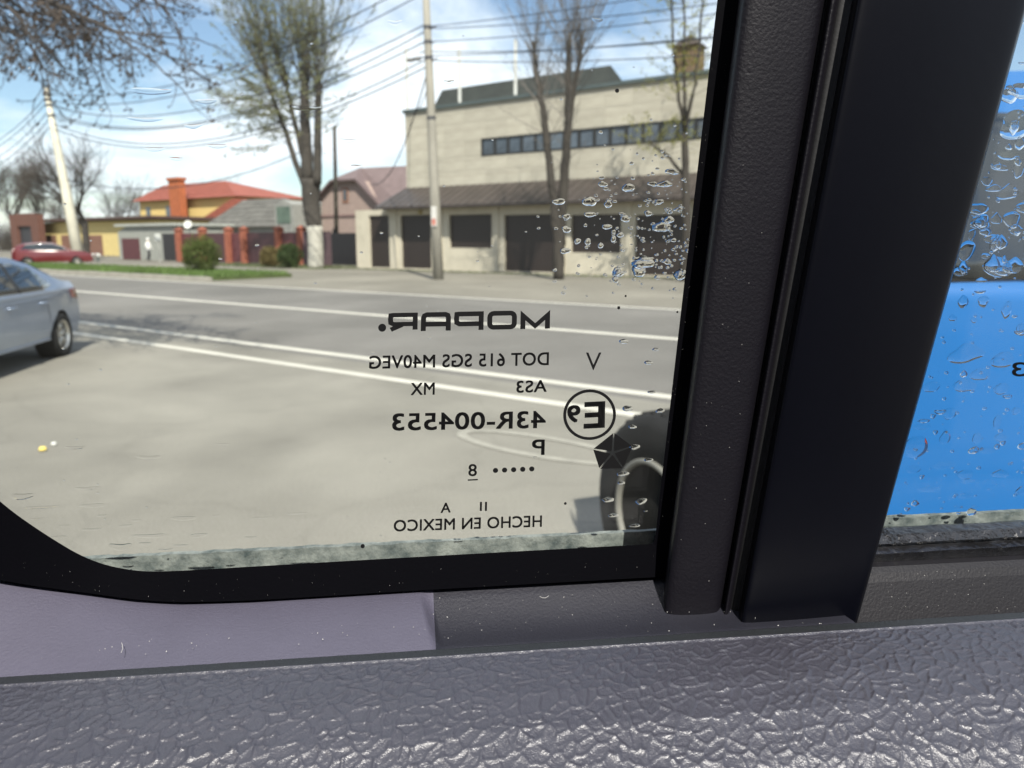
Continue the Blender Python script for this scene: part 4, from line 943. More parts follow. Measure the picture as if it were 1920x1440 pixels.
pe = [(0, 1), (1, 2), (2, 3), (3, 4), (4, 5), (0, 6), (6, 7), (7, 8), (8, 9), (0, 10), (10, 11), (11, 12), (12, 13), (2, 14), (14, 15), (15, 16), (16, 17), (2, 18), (18, 19), (19, 20), (20, 21)]
prr = [.15, .155, .165, .06, .095, .085, .1, .075, .05, .045, .1, .075, .05, .045, .075, .06, .05, .04, .075, .06, .05, .04]
skinm = M('skin', (.45, .27, .19), .6); jack = M('white_jacket', (.72, .71, .68), .85, var=.08); trou = M('dark_trousers', (.025, .025, .03), .85); shoe = M('shoe', (.05, .03, .03), .7)
skin_mesh('body', pv, pe, prr, [jack, trou, skinm, shoe], lambda c: 3 if c.z < .09 else 1 if c.z < .86 and abs(c.y) < .19 else 2 if (c.z > 1.5 or (abs(c.y) > .19 and c.z < .92)) else 0, pr)
MB().lathe([(.01, .13), (.07, .11), (.105, .05), (.11, -.02), (.09, -.07)], 14, 'z', (.015, 0, 1.68)).build('hat', jack, pr, smooth=True)

# small things lying on the apron
def pebble(name, label, cat, px_, py_, s, mat):
    p = on_z(px_, py_, .004 + s * .35); mb = MB(); bm = bmesh.new(); bmesh.ops.create_icosphere(bm, subdivisions=2, radius=1)
    for v in bm.verts: v.co *= random.uniform(.8, 1.15); v.co.z *= .6
    bm.verts.index_update(); mb.add([v.co * s for v in bm.verts], [[q.index for q in f.verts] for f in bm.faces]); bm.free()
    o = mb.build(name, mat, smooth=True); o.location = (p.x, p.y, .006 + s * .5); tag(o, label, cat)
pebble('wrapper', 'tiny crumpled yellow scrap on the pale asphalt', 'scrap', 80, 843, .03, M('yellow_scrap', (.75, .58, .14), .7))
pebble('paper_scrap', 'tiny white scrap of paper next to the yellow one', 'scrap', 101, 833, .022, WHITEP)

# ================================================================== THE CAR WE SIT IN
ROOF_U = -.25  # unseen cabin roof ends here, cut short to let sun onto the leather
LEAN = R(2)
P0 = CO + ray(960, 720) * .225                            # a point of the glass plane
GN = (N * math.cos(LEAN) + Vector((0, 0, math.sin(LEAN)))).normalized()   # glass normal, outwards
GV = (Vector((0, 0, 1)) * math.cos(LEAN) - N * math.sin(LEAN))            # up along the glass
def gp(x, y, w=0.0): return on_plane(x, y, P0 + GN * w, GN)
ourc = empty('car', 'interior of the car: grained dark door top, black pillar and lettered quarter window', 'car', (0.0, -.55, 0))
OC = ourc.location.copy()
def cpart(mb, name, mats, parent=None, **kw): return mb.build(name, mats, parent or ourc, tuple(OC), **kw)
def plastic(name, c, rough, bump, bscale, spec=.5):
    return M(name, c, rough, var=.06, scale=40, bump=bump, bscale=bscale, bdist=.0006, spec=spec)
SEALM = plastic('seal_black', (0.0009, 0.0009, 0.0018), .65, .1, 900, .05)
TRIMM = plastic('trim_grain', (0.0050, 0.0045, 0.0070), .5, .30, 1100, .22)
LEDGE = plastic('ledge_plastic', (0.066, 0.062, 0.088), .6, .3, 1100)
LEDGED = plastic('ledge_dish_dark', (0.012, 0.012, 0.018), .55, .3, 1100)  # darker base colour for the ledge right of the step
SMOOTH = plastic('pillar_satin', (0.0016, 0.0018, 0.0036), .34, .04, 300, .18)
GROOVE = plastic('groove', (0.004, 0.004, 0.005), .6, .1, 900)

# ---- quarter window pane
def ipath(pts, n):
    """evenly resampled smooth polyline"""
    P = np.array(pts, float); d = np.r_[0, np.cumsum(np.hypot(*np.diff(P, axis=0).T))]; s = np.linspace(0, d[-1], n)
    return np.stack([np.interp(s, d, P[:, 0]), np.interp(s, d, P[:, 1])], 1)
def chaikin(pts, k=3):
    P = [np.array(p, float) for p in pts]
    for _ in range(k):
        Q = [P[0]]
        for a, b in zip(P[:-1], P[1:]): Q += [a * .75 + b * .25, a * .25 + b * .75]
        Q.append(P[-1]); P = Q
    return np.array(P)
inner = [(1378, -260), (1362, -140), (1345, 0), (1290, 470), (1234, 955), (1230, 996), (1227, 1016), (1222, 1020), (1205, 1021), (1150, 1024), (800, 1043), (460, 1063), (330, 1071), (255, 1072), (170, 1053), (85, 1003), (0, 943), (-95, 850), (-160, 740), (-205, 560), (-215, 300), (-220, -40), (-222, -260)]
outer = [(1420, -260), (1404, -140), (1386, 0), (1333, 470), (1278, 955), (1268, 1030), (1262, 1074), (1256, 1080), (1235, 1082), (1160, 1086), (800, 1106), (480, 1126), (340, 1130), (255, 1125), (150, 1110), (55, 1098), (-40, 1080), (-160, 1010), (-250, 880), (-300, 600), (-310, 300), (-315, -40), (-317, -260)]
IN = chaikin(inner, 3); OUT = chaikin(outer, 3); NS = len(IN)
mb = MB(); vv = []
for layer, (A_, w) in enumerate(((IN, .0008), (IN, -.0010), (OUT, -.0030), (OUT, .006))):
    vv += [gp(x, y, w) for x, y in A_]
mb.add(vv, [(l * NS + i, l * NS + i + 1, (l + 1) * NS + i + 1, (l + 1) * NS + i) for l in range(3) for i in range(NS - 1)])
cpart(mb, 'window_seal', SEALM, smooth=False)
PANE = pane_mat('pane_glass', (.965, .975, .955), 0.0, dust=.008)
qg = MB(); qv = [gp(x, y, .0012) for x, y in ((-320, -330), (1430, -330), (1262, 1084), (-320, 1100))]
qv2 = [p + GN * .003 for p in qv]
qg.add(qv + qv2, [(0, 1, 2, 3), (7, 6, 5, 4), (0, 4, 5, 1), (1, 5, 6, 2), (2, 6, 7, 3), (3, 7, 4, 0)])
quarter = cpart(qg, 'quarter_glass', PANE)
# ---- lettering printed on the pane (reads mirrored from inside)
INK = M('print_ink', (0.003, 0.003, 0.0035), .7, var=0, spec=.2)
def text_mesh(s, bold=0.0, size=1.0):
    cu = bpy.data.curves.new('t', 'FONT'); cu.body = s; cu.resolution_u = 4; cu.space_character = 1.04
    ob = bpy.data.objects.new('t', cu); col.objects.link(ob); dg = bpy.context.evaluated_depsgraph_get()
    me = bpy.data.meshes.new_from_object(ob.evaluated_get(dg)); bpy.data.objects.remove(ob); bpy.data.curves.remove(cu)
    v = np.array([tuple(p.co)[:2] for p in me.vertices]); f = [tuple(p.vertices) for p in me.polygons]; bpy.data.meshes.remove(me)
    if bold:                                              # heavier strokes: the same glyphs struck four times, slightly apart
        k = len(v); V = np.concatenate([v + np.array(d) * bold for d in ((-1, -1), (1, -1), (1, 1), (-1, 1))]); f = [tuple(q + m * k for q in t_) for m in range(4) for t_ in f]; v = V
    return v, f
def put2d(name, v, f, xr, yr, xl, yl, h, parent=None, hl=None, w=.0006):
    """2D shape: its box is laid on the pane between the right (start) and left (end) base points, h = cap height in photo px"""
    v = np.array(v, float); mn = v.min(0); mx = v.max(0); s = (v - mn) / np.maximum(mx - mn, 1e-9)
    hl = hl or h
    a = gp(xr, yr, w); b = gp(xl, yl, w); c = gp(xr + .02 * h, yr - h, w); d = gp(xl + .02 * h, yl - hl, w)
    mb = MB(); mb.add([(a * (1 - p) + b * p) * (1 - q) + (c * (1 - p) + d * p) * q for p, q in s], f)
    return cpart(mb, name, INK, parent or quarter)
def line(s, xr, yr, xl, yl, h, bold=.016, **kw):
    v, f = text_mesh(s, bold); return put2d('lettering', v, f, xr, yr, xl, yl, h, **kw)
line('DOT 615 SGS M40VEG', 1029, 685, 692, 692, 25)
line('V', 1127, 694, 1098, 694, 33, 0.0)
line('AS3', 1025, 735, 968, 737, 23)
line('MX', 815, 740, 770, 741, 23)
line('43R-004553', 1023, 803, 735, 808, 33, .018)
line('P', 1021, 853, 997, 853, 29, .015)
line('8', 894, 893, 878, 893, 23, .012)
line('A', 845, 961, 826, 962, 19)
line('HECHO EN MEXICO', 1016, 988, 738, 997, 22)
line('E', 1134, 802, 1094, 804, 50, .025); line('9', 1088, 792, 1063, 793, 33, .025)
for x0 in (899.5, 909):
    put2d('lettering', [(0, 0), (1, 0), (1, 1), (0, 1)], [(0, 1, 2, 3)], x0 + 4, 958, x0, 958, 17)
put2d('lettering', [(0, 0), (1, 0), (1, 1), (0, 1)], [(0, 1, 2, 3)], 896, 900.5, 877, 901.5, 2.6)
def disc(n=28, r0=0.0):
    if not r0: return [(math.cos(2 * math.pi * i / n), math.sin(2 * math.pi * i / n)) for i in range(n)], [tuple(range(n))]
    v = [(math.cos(2 * math.pi * i / n) * r_, math.sin(2 * math.pi * i / n) * r_) for r_ in (1, r0) for i in range(n)]
    return v, [(i, (i + 1) % n, n + (i + 1) % n, n + i) for i in range(n)]
for k in range(5):
    x_ = 997 - k * 17; v, f = disc(16); put2d('print_dot', v, f, x_ + 5, 884 + k * .7, x_ - 5, 884 + k * .7, 9.5)
v, f = disc(72, .885); put2d('print_ring', v, f, 1154, 825, 1055, 825, 95)
for x_, y_, r_ in ((680, 1024, 4), (1060, 944, 2.5), (1157, 154 + 16, 4), (1173, 555, 2), (1270, 585, 2), (1160, 577, 3)):
    v, f = disc(10); put2d('speck', v, f, x_ + r_, y_ + r_, x_ - r_, y_ + r_, 2 * r_)
# five pointed star: five dark triangles inside a pentagon
cx_, cy_ = 1149, 849; pent = [(1151, 811), (1186, 837), (1168, 878), (1124, 879), (1112, 842)]
for i in range(5):
    a, b = pent[i], pent[(i + 1) % 5]; mid = ((a[0] + b[0]) / 2, (a[1] + b[1]) / 2); tip = (cx_ + (mid[0] - cx_) * .13, cy_ + (mid[1] - cy_) * .13)
    g_ = .055; pa = (a[0] + (b[0] - a[0]) * g_ * .5, a[1] + (b[1] - a[1]) * g_ * .5); pb_ = (b[0] + (a[0] - b[0]) * g_ * .5, b[1] + (a[1] - b[1]) * g_ * .5)
    mb = MB(); mb.add([gp(*pa, .0006), gp(*pb_, .0006), gp(*tip, .0006)], [(0, 1, 2)]); cpart(mb, 'emblem_triangle', INK, quarter)
# brand word drawn from wide squared strokes; x runs 0..W along the reading direction, y 0..1
def stroke(paths, t):
    V, Fc = [], []
    for P, closed in paths:
        P = [np.array(p, float) for p in P]; n = len(P); L_, R_ = [], []
        for i in range(n):
            a = P[i - 1] if (i > 0 or closed) else None; b = P[(i + 1) % n] if (i < n - 1 or closed) else None
            d1 = (P[i] - a) / np.linalg.norm(P[i] - a) if a is not None else None; d2 = (b - P[i]) / np.linalg.norm(b - P[i]) if b is not None else None
            if d1 is None: d1 = d2
            if d2 is None: d2 = d1
            n1 = np.array([-d1[1], d1[0]]); n2 = np.array([-d2[1], d2[0]]); m = n1 + n2; m /= np.linalg.norm(m); k = t / 2 / max(.35, m @ n1)
            L_.append(P[i] + m * k); R_.append(P[i] - m * k)
        o = len(V); V += L_ + R_; mm = n if closed else n - 1
        Fc += [(o + i, o + (i + 1) % n, o + n + (i + 1) % n, o + n + i) for i in range(mm)]
    return V, Fc
def rr(x0, y0, x1, y1, r, corners='abcd'):
    out_ = []
    for (cx, cy, a0, key) in ((x1 - r, y0 + r, -90, 'a'), (x1 - r, y1 - r, 0, 'b'), (x0 + r, y1 - r, 90, 'c'), (x0 + r, y0 + r, 180, 'd')):
        for k in range(5): a = R(a0 + 90 * k / 4); out_.append((cx + r * math.cos(a), cy + r * math.sin(a)))
    return out_
T = .255; h_ = T / 2
M_ = [([(h_, 0), (h_, 1 - .06), (.75, .20), (1.5 - h_, 1 - .06), (1.5 - h_, 0)], False)]
O_ = [(rr(h_, h_, 1.5 - h_, 1 - h_, .2), True)]
P_ = [([(h_, 0), (h_, 1 - h_), (1.25, 1 - h_), (1.36, .86), (1.36 + .02, .62), (1.36, .42), (1.22, .34), (h_ + .02, .34)], False)]
A_ = [([(h_, 0), (h_, .7), (.16, .82), (.28, 1 - h_), (1.22, 1 - h_), (1.34, .82), (1.39, .7), (1.39, 0)], False), ([(h_ + .1, .36), (1.3, .36)], False)]
R_ = [([(h_, 0), (h_, 1 - h_), (1.25, 1 - h_), (1.36, .86), (1.38, .62), (1.36, .42), (1.22, .34), (h_ + .1, .34)], False), ([(.78, .30), (1.36, .02)], False)]
xcur = 0; tot = []
for g_, wd in ((M_, 1.5), (O_, 1.5), (P_, 1.48), (A_, 1.5), (R_, 1.48)): tot.append((g_, xcur, wd)); xcur += wd + .18
WT = 1031 - 728; sc__ = WT / (xcur - .18)
def prog(x_): return 1031 - x_ * sc__
for g_, x0, wd in tot:
    v, f = stroke(g_, T); v = np.array(v); mn = v.min(0); mx = v.max(0)
    xs_ = prog(x0 + mn[0]); xe_ = prog(x0 + mx[0]); put2d('lettering', v, f, xs_, 616 + (1031 - xs_) * .020, xe_, 616 + (1031 - xe_) * .020, 35)
v, f = disc(24); put2d('print_dot', v, f, 724, 622, 709, 622, 15)

# ---- outer weather strips seen through the panes
def dusty(name, c, c2): return M(name, c, .9, c2=c2, scale=160, bump=.6, bscale=500, bdist=.0008, spec=.3)
WSTRIP = dusty('dusty_rubber', (0.26, 0.275, 0.27), (0.045, 0.06, 0.065))
def along(name, pl, pr, mat, parent=None, prof=None, right=None, seg=2, noisy=0):
    """bar from left photo point pl to right photo point pr on plane offset w; prof: list of (w, v) offsets"""
    a, b = pl, pr; mb = MB(); k = len(prof); vv = []
    for i in range(seg + 1):
        c = a.lerp(b, i / seg)
        for w, v in prof: vv.append(c + GN * w + GV * (v + (random.gauss(0, noisy) if noisy else 0)))
    mb.add(vv, [(i * k + j, i * k + (j + 1) % k, (i + 1) * k + (j + 1) % k, (i + 1) * k + j) for i in range(seg) for j in range(k)] + [tuple(range(k)), tuple(range((seg + 1) * k - 1, seg * k - 1, -1))])
    return cpart(mb, name, mat, parent)
along('weather_strip', gp(-300, 1072, .026), gp(1345, 992, .026), WSTRIP, prof=[(0, -.02), (.004, -.02), (.004, -.0008), (.003, 0), (.0008, .0)], seg=120, noisy=.00012)
# ---- main window on the right of the pillar
MPANE = pane_mat('pane_glass_wet', (.95, .965, .95), 0.0, dust=.008)
mg = MB(); qv = [gp(x, y, .006) for x, y in ((1500, -420), (3300, -420), (3300, 980), (1500, 1064))]; qv2 = [p + GN * .004 for p in qv]
mg.add(qv + qv2, [(0, 1, 2, 3), (7, 6, 5, 4), (0, 4, 5, 1), (1, 5, 6, 2), (2, 6, 7, 3), (3, 7, 4, 0)])
mainp = cpart(mg, 'main_glass', MPANE)
v, f = text_mesh('3', .01); put2d('lettering', v, f, 1922, 706, 1897, 706, 27, parent=mainp, w=.0056)
along('weather_strip', gp(1560, 978, .014), gp(3200, 898, .014), WSTRIP, prof=[(0, -.03), (.004, -.03), (.004, -.0008), (.003, 0), (.0008, .0)], seg=100, noisy=.0001)
WETRUB = M('wet_rubber', (0.008, 0.008, 0.009), .22, var=.5, scale=120, bump=.9, bscale=160, bdist=.0015, spec=.7)
along('glass_run', gp(1560, 1008, .0035), gp(3200, 925, .0035), WETRUB, prof=[(0, -.03), (.006, -.03), (.006, 0), (.003, .0012), (-.001, .0005), (-.0025, -.002), (-.001, -.0035), (-.0035, -.005), (-.0035, -.008)], seg=60, noisy=.0001)
LEDGE2 = plastic('sill_plastic', (0.0065, 0.006, 0.0078), .5, .2, 1200, .3)
along('sill_trim', gp(1560, 1068, -.002), gp(3200, 985, -.002), LEDGE2, prof=[(0.004, -.06), (.004, -.001), (.002, .0008), (-.0012, .0008), (-.003, -.0006), (-.0045, -.003), (-.016, -.026), (-.02, -.06)], seg=8)

# ---- pillar between the panes: one profile, split into its parts
def pl_left(y): return 1345 - .116 * y
def pl_right(y): return 1929 - .2759 * y
def ppt(s, y, w): 
    x = pl_left(y) + (pl_right(y) - pl_left(y)) * s; return gp(x, y, -w)
def pillar_part(name, prof, mat, bev=0):
    prof_s = chaikin(prof, 2); k = len(prof_s); ys_ = [-420, -200, 0, 200, 400, 600, 800, 1000, 1150, 1320]; vv = []
    for y in ys_:
        for s, w in prof_s: vv.append(ppt(s, y, w))
    mb = MB(); mb.add(vv, [(i * k + j, i * k + j + 1, (i + 1) * k + j + 1, (i + 1) * k + j) for i in range(len(ys_) - 1) for j in range(k - 1)])
    return cpart(mb, name, mat, smooth=True)
pillar_part('pillar_trim', [(.060, -.004), (.072, .006), (.077, .0118), (.090, .0146), (.17, .0158), (.25, .0160), (.315, .0158), (.338, .0150), (.347, .0118), (.350, .004)], TRIMM)
pillar_part('pillar_bead', [(.344, -.002), (.352, .0095), (.358, .0150), (.368, .0170), (.380, .0170), (.388, .0160), (.396, .0130), (.400, .010)], TRIMM)
pillar_part('pillar_channel', [(.340, .0110), (.385, .0140), (.40, .0150), (.425, .0155), (.445, .0165)], GROOVE)
pillar_part('pillar_cover', [(.425, .010), (.432, .0155), (.440, .0190), (.447, .0212), (.456, .0224), (.48, .0230), (.55, .0232), (.75, .0230), (.95, .0222), (.988, .0218), (.997, .0212), (1.0, .0190), (1.0, .016), (1.0, -.012), (.98, -.02)], SMOOTH)
bk = MB(); bk.add([ppt(.05, -420, -.012), ppt(1.0, -420, -.022), ppt(1.0, 1320, -.022), ppt(.05, 1320, -.012)], [(0, 1, 2, 3)])
bk.add([ppt(.05, -420, -.012), ppt(.05, 1320, -.012), ppt(.06, 1320, -.004), ppt(.06, -420, -.004)], [(0, 1, 2, 3)]); cpart(bk, 'pillar_outer', SEALM)

# ---- ledge of the door top
ref = gp(800, 1106); ZL = ref.z
lx = [-330, -200, -100, 0, 75, 150, 250, 340, 480, 620, 740, 775, 790, 800, 808, 818, 830, 860, 920, 1000, 1100, 1200, 1300, 1400, 1470, 1505, 1518]
lxd = np.unique(np.concatenate([np.linspace(a, b, 8) for a, b in zip(lx[:-1], lx[1:])]))
bx_, by_ = zip(*[(-400, 1066), (-200, 1075), (-40, 1086), (55, 1098), (150, 1110), (255, 1125), (340, 1130), (480, 1126), (800, 1106), (1160, 1086), (1260, 1079), (1420, 1068), (1700, 1050)])
def lead_y(x): return 1248 - .0505 * x + .0000035 * x * x  # leather line
def sstep(a, b, x): t_ = min(1, max(0, (x - a) / (b - a))); return t_ * t_ * (3 - 2 * t_)
lead_a = on_z(100, lead_y(100), ZL); nlead = (lead_a - P0).dot(N)
NROW = 28; vv = []
for x in lxd:
    yb = float(np.interp(x, bx_, by_)) - 2; back = on_plane(x, yb, P0, GN); uu = (back - P0).dot(U)
    for j in range(NROW + 1):
        t_ = j / NROW; nn = (back - P0).dot(N) * (1 - t_) + (nlead - .0008) * t_
        p = P0 + U * uu + N * nn
        pad = 1 - sstep(781 + 22 * t_, 812 + 20 * t_, x)
        zp = back.z * (1 - t_) + (ZL - .0030) * t_ + .0006 * math.sin(math.pi * t_)
        zd = back.z * (1 - t_) + (ZL - .0052) * t_ - .0030 * math.sin(math.pi * min(1, t_ * 1.15)) 
        p.z = zp * pad + zd * (1 - pad) if x < 860 else zd
        vv.append(p)
mb = MB(); nc = len(lxd); k = NROW + 1
mb.add(vv, [(i * k + j, (i + 1) * k + j, (i + 1) * k + j + 1, i * k + j + 1) for i in range(nc - 1) for j in range(NROW)])
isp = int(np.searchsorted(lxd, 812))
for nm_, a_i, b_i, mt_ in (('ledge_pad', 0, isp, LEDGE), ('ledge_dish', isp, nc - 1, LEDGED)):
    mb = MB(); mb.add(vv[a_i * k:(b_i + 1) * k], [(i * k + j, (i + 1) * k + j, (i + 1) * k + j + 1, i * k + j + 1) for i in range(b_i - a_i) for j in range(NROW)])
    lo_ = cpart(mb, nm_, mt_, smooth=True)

# ---- grained leather panel, real relief
def vor(u, v, cell, seed, jit=.85):
    rs = np.random.RandomState(seed); G = 128; ox = rs.rand(G, G) * jit; oy = rs.rand(G, G) * jit
    gu, gv = u / cell, v / cell; iu = np.floor(gu).astype(int); iv = np.floor(gv).astype(int); f1 = np.full(u.shape, 9.0); f2 = np.full(u.shape, 9.0)
    for a in (-1, 0, 1):
        for b in (-1, 0, 1):
            ci, cj = iu + a, iv + b; d = np.hypot(ci + ox[ci % G, cj % G] - gu, cj + oy[ci % G, cj % G] - gv)
            n1 = d < f1; f2 = np.where(n1, f1, np.minimum(f2, d)); f1 = np.where(n1, d, f1)
    return f1, f2
def vnoise(u, v, cell, seed):
    rs = np.random.RandomState(seed); G = 256; g = rs.rand(G, G); x, y = u / cell, v / cell; i, j = np.floor(x).astype(int), np.floor(y).astype(int); fx, fy = x - i, y - j
    fx = fx * fx * (3 - 2 * fx); fy = fy * fy * (3 - 2 * fy)
    return (g[i % G, j % G] * (1 - fx) + g[(i + 1) % G, j % G] * fx) * (1 - fy) + (g[i % G, (j + 1) % G] * (1 - fx) + g[(i + 1) % G, (j + 1) % G] * fx) * fy
du = .00036
us = np.arange(-.215, .235, du); ts = np.r_[np.arange(0, .0078, .0004), np.arange(.0078, .070, .00036)]
UU, TT = np.meshgrid(us, ts, indexing='ij')
wu = (vnoise(UU + 3, TT + 5, .005, 1) - .5) * .0032; wt_ = (vnoise(UU + 9, TT + 2, .005, 2) - .5) * .0032
ang = R(28); ru = (UU + wu) * math.cos(ang) + (TT + wt_) * math.sin(ang) * -1; rt = (UU + wu) * math.sin(ang) + (TT + wt_) * math.cos(ang)
f1, f2 = vor(ru / 1.45 + 1, rt + 1, .0028, 11); e1 = f2 - f1
g1, g2 = vor(ru / 1.3 + 2, rt + 2, .0015, 12); e2 = g2 - g1
ridge = np.exp(-(e1 / .13) ** 2) * (.35 + .95 * vnoise(UU + 1, TT + 1, .0018, 5)); small = np.exp(-(e2 / .18) ** 2) * vnoise(UU, TT, .004, 7)
hgt = .00043 * ridge + .00017 * small + .00010 * (vnoise(UU + 4, TT + 4, .0008, 3) - .5) + .00002 * np.random.rand(*UU.shape)
face = np.clip((TT - .0078) / .0012, 0, 1)
hgt = hgt * face + (.00006 * vnoise(UU, TT, .0008, 21) + .00005 * vnoise(UU, TT, .002, 22)) * (1 - face)
seamr = .00075 * np.exp(-((TT - .0076) / .00045) ** 2)
prof_z = np.interp(TT, [0, .0008, .0022, .0046, .0074, .0090, .016, .025, .035, .046, .058, .07], [-.0030, -.0004, -.0002, .0002, .0008, .0011, .0010, .0002, -.0022, -.0072, -.0148, -.025])
Z = ZL - .0022 + prof_z + hgt + seamr
base_u = 0.0
PX = P0.x + UU * U.x + (nlead - TT) * N.x; PY = P0.y + UU * U.y + (nlead - TT) * N.y
pts = np.stack([PX - OC.x, PY - OC.y, Z - OC.z], -1).reshape(-1, 3)
nu, ntt = UU.shape; ii = np.arange(nu * ntt).reshape(nu, ntt)
quads = np.stack([ii[:-1, :-1], ii[1:, :-1], ii[1:, 1:], ii[:-1, 1:]], -1).reshape(-1, 4)[:, ::-1]
me = bpy.data.meshes.new('leather_panel'); me.vertices.add(len(pts)); me.vertices.foreach_set('co', pts.ravel())
me.loops.add(quads.size); me.loops.foreach_set('vertex_index', quads.ravel()); me.polygons.add(len(quads)); me.polygons.foreach_set('loop_start', np.arange(0, quads.size, 4)); me.polygons.foreach_set('loop_total', np.full(len(quads), 4))
me.polygons.foreach_set('use_smooth', np.ones(len(quads), bool)); me.update(); me.validate()
LEATH = plastic('door_leather', (0.032, 0.031, 0.041), .36, .32, 2500, 1.0)
me.materials.append(LEATH); me.materials.append(plastic('leather_edge', (0.016, 0.018, 0.020), .5, .4, 1500, .5))
mi = np.zeros((nu - 1, ntt - 1), int); mi[:, (ts[:-1] < .0068)] = 1; me.polygons.foreach_set('material_index', mi.ravel())
lo2 = bpy.data.objects.new('leather_panel', me); col.objects.link(lo2); lo2.parent = ourc

# ---- door card below and shell of the cabin
def cbox(name, u0, u1, n0, n1, z0, z1, mat, bevel=0):
    mb = MB(); c = [P0 + U * u + N * n for u, n in ((u0, n0), (u1, n0), (u1, n1), (u0, n1))]
    mb.add([(p.x, p.y, z0) for p in c] + [(p.x, p.y, z1) for p in c], [(0, 3, 2, 1), (4, 5, 6, 7), (0, 1, 5, 4), (1, 2, 6, 5), (2, 3, 7, 6), (3, 0, 4, 7)])
    return cpart(mb, name, mat, bevel=bevel)
INT = plastic('cabin_grey', (0.05, 0.05, 0.055), .7, .1, 300)
LIN = plastic('headlining', (0.22, 0.21, 0.20), .9, .1, 300)
BODYP = M('dark_body_paint', (0.02, 0.02, 0.025), .3, var=0, coat=.7)
cbox('door_card', -1.0, .9, nlead - .10, nlead - .068, .55, ZL - .013, INT)
cbox('door_skin', -1.0, .9, .03, .06, .45, ZL - .03, BODYP)
cbox('roof', -1.5, ROOF_U, -1.45, -.09, 2.0, 2.04, LIN)
cbox('far_door', -1.0, .9, -1.47, -1.40, .55, 1.42, INT)
cbox('far_pillar', -.25, -.05, -1.47, -1.42, 1.42, 2.0, INT)
cbox('rear_panel', -1.52, -1.45, -1.45, .0, .55, 2.0, INT)
cbox('floor', -1.5, 1.2, -1.45, .03, .5, .55, INT)
cbox('seat', -.95, -.75, -1.2, -.35, .8, 1.75, INT, bevel=.05)
cbox('reflection_blocker', -.7, .75, -.95, -.72, .6, 1.98, plastic('blocker_black', (.012, .012, .014), .8, .1, 300), bevel=.06)  # unseen dark block, added to keep bright reflections off the panes

# ---- water on the panes
random.seed(21)
def drop_mesh(w, h, shape, seed, flat=1.0):
    """flat dome of water: irregular outline, bottom heavy; lies in the (x, y) plane, z outwards, metres"""
    rs = random.Random(seed); n = 28; rings = 7; ph = [rs.uniform(0, 6.28) for _ in range(3)]; v = []; f = []
    am = [rs.uniform(.04, .14), rs.uniform(.02, .09), rs.uniform(.01, .05)]
    out_ = []
    for i in range(n):
        a = 2 * math.pi * i / n; r_ = 1 + am[0] * math.sin(2 * a + ph[0]) + am[1] * math.sin(3 * a + ph[1]) + am[2] * math.sin(5 * a + ph[2])
        x, y = math.cos(a) * r_, math.sin(a) * r_
        if shape == 'drip' and y > 0: x *= (1 - .45 * y)
        if shape == 'smile': y = y * .55 - .35 * (1 - x * x)
        out_.append((x * w / 2, y * h / 2))
    H_ = min(w, h) * (.20 if shape != 'smile' else .16) * flat
    sag = -.18 * h
    for k in range(rings):
        t_ = k / rings; s_ = 1 - t_; hh = H_ * (1 - s_ ** 2) ** .55 if k else 0
        for x, y in out_: v.append((x * s_, y * s_ + sag * t_ * .8, hh))
    v.append((0, sag * .8, H_)); f = [(k * n + i, k * n + (i + 1) % n, (k + 1) * n + (i + 1) % n, (k + 1) * n + i) for k in range(rings - 1) for i in range(n)]
    f += [((rings - 1) * n + i, (rings - 1) * n + (i + 1) % n, rings * n) for i in range(n)]
    k0 = len(v); v += v[:n]; f += [tuple(range(k0 + n - 1, k0 - 1, -1))]      # flat base with an edge of its own
    return v, [q[::-1] for q in f]                          # seen from inside the glass frame is left handed
PXM = .235 / FPX                                          # metres on the glass per photo pixel
GU = GV.cross(GN).normalized()
if GU.dot(U) < 0: GU = -GU
def add_drop(mb, x, y, wpx, hpx, shape, seed, surf, flat=1.0):
    v, f = drop_mesh(wpx * PXM, hpx * PXM, shape, seed, flat); c = gp(x, y, surf)
    mb.add([c + GU * a + GV * b + GN * d for a, b, d in v], f)
def drop(parent, x, y, wpx, hpx, shape, seed, surf, flat=1.0):
    mb = MB(); add_drop(mb, x, y, wpx, hpx, shape, seed, surf, flat); return cpart(mb, 'water_drop', WATER, parent, smooth=True)
QS = .0045; MS = .0103
big = [(1206, 492, 40, 26), (1197, 508, 26, 22), (1240, 425, 32, 22), (1253, 412, 24, 14), (1275, 515, 24, 20), (1156, 510, 18, 16), (1154, 523, 14, 12), (1105, 378, 24, 18), (1048, 378, 22, 12), (1140, 382, 14, 16), (1178, 352, 24, 14), (1205, 485, 44, 8), (1250, 490, 18, 12), (1062, 406, 14, 10), (1106, 402, 20, 10),
       (1160, 512, 22, 14), (1102, 453, 12, 12), (1138, 425, 18, 10), (1126, 460, 12, 10), (1083, 452, 12, 10), (1215, 400, 14, 10), (1246, 345, 30, 12), (1260, 322, 26, 10), (1236, 378, 16, 10), (1272, 392, 18, 8), (1060, 470, 20, 10), (1172, 410, 18, 12), (1163, 440, 14, 10), (1150, 448, 10, 12), (1224, 345, 20, 8), (1130, 345, 18, 10), (1262, 450, 12, 8), (1290, 470, 10, 8), (1232, 520, 12, 8), (1062, 430, 16, 12)]
for i, (x, y, w, h) in enumerate(big): drop(quarter, x, y, w, h, 'round' if i % 3 else 'drip', 100 + i, QS)
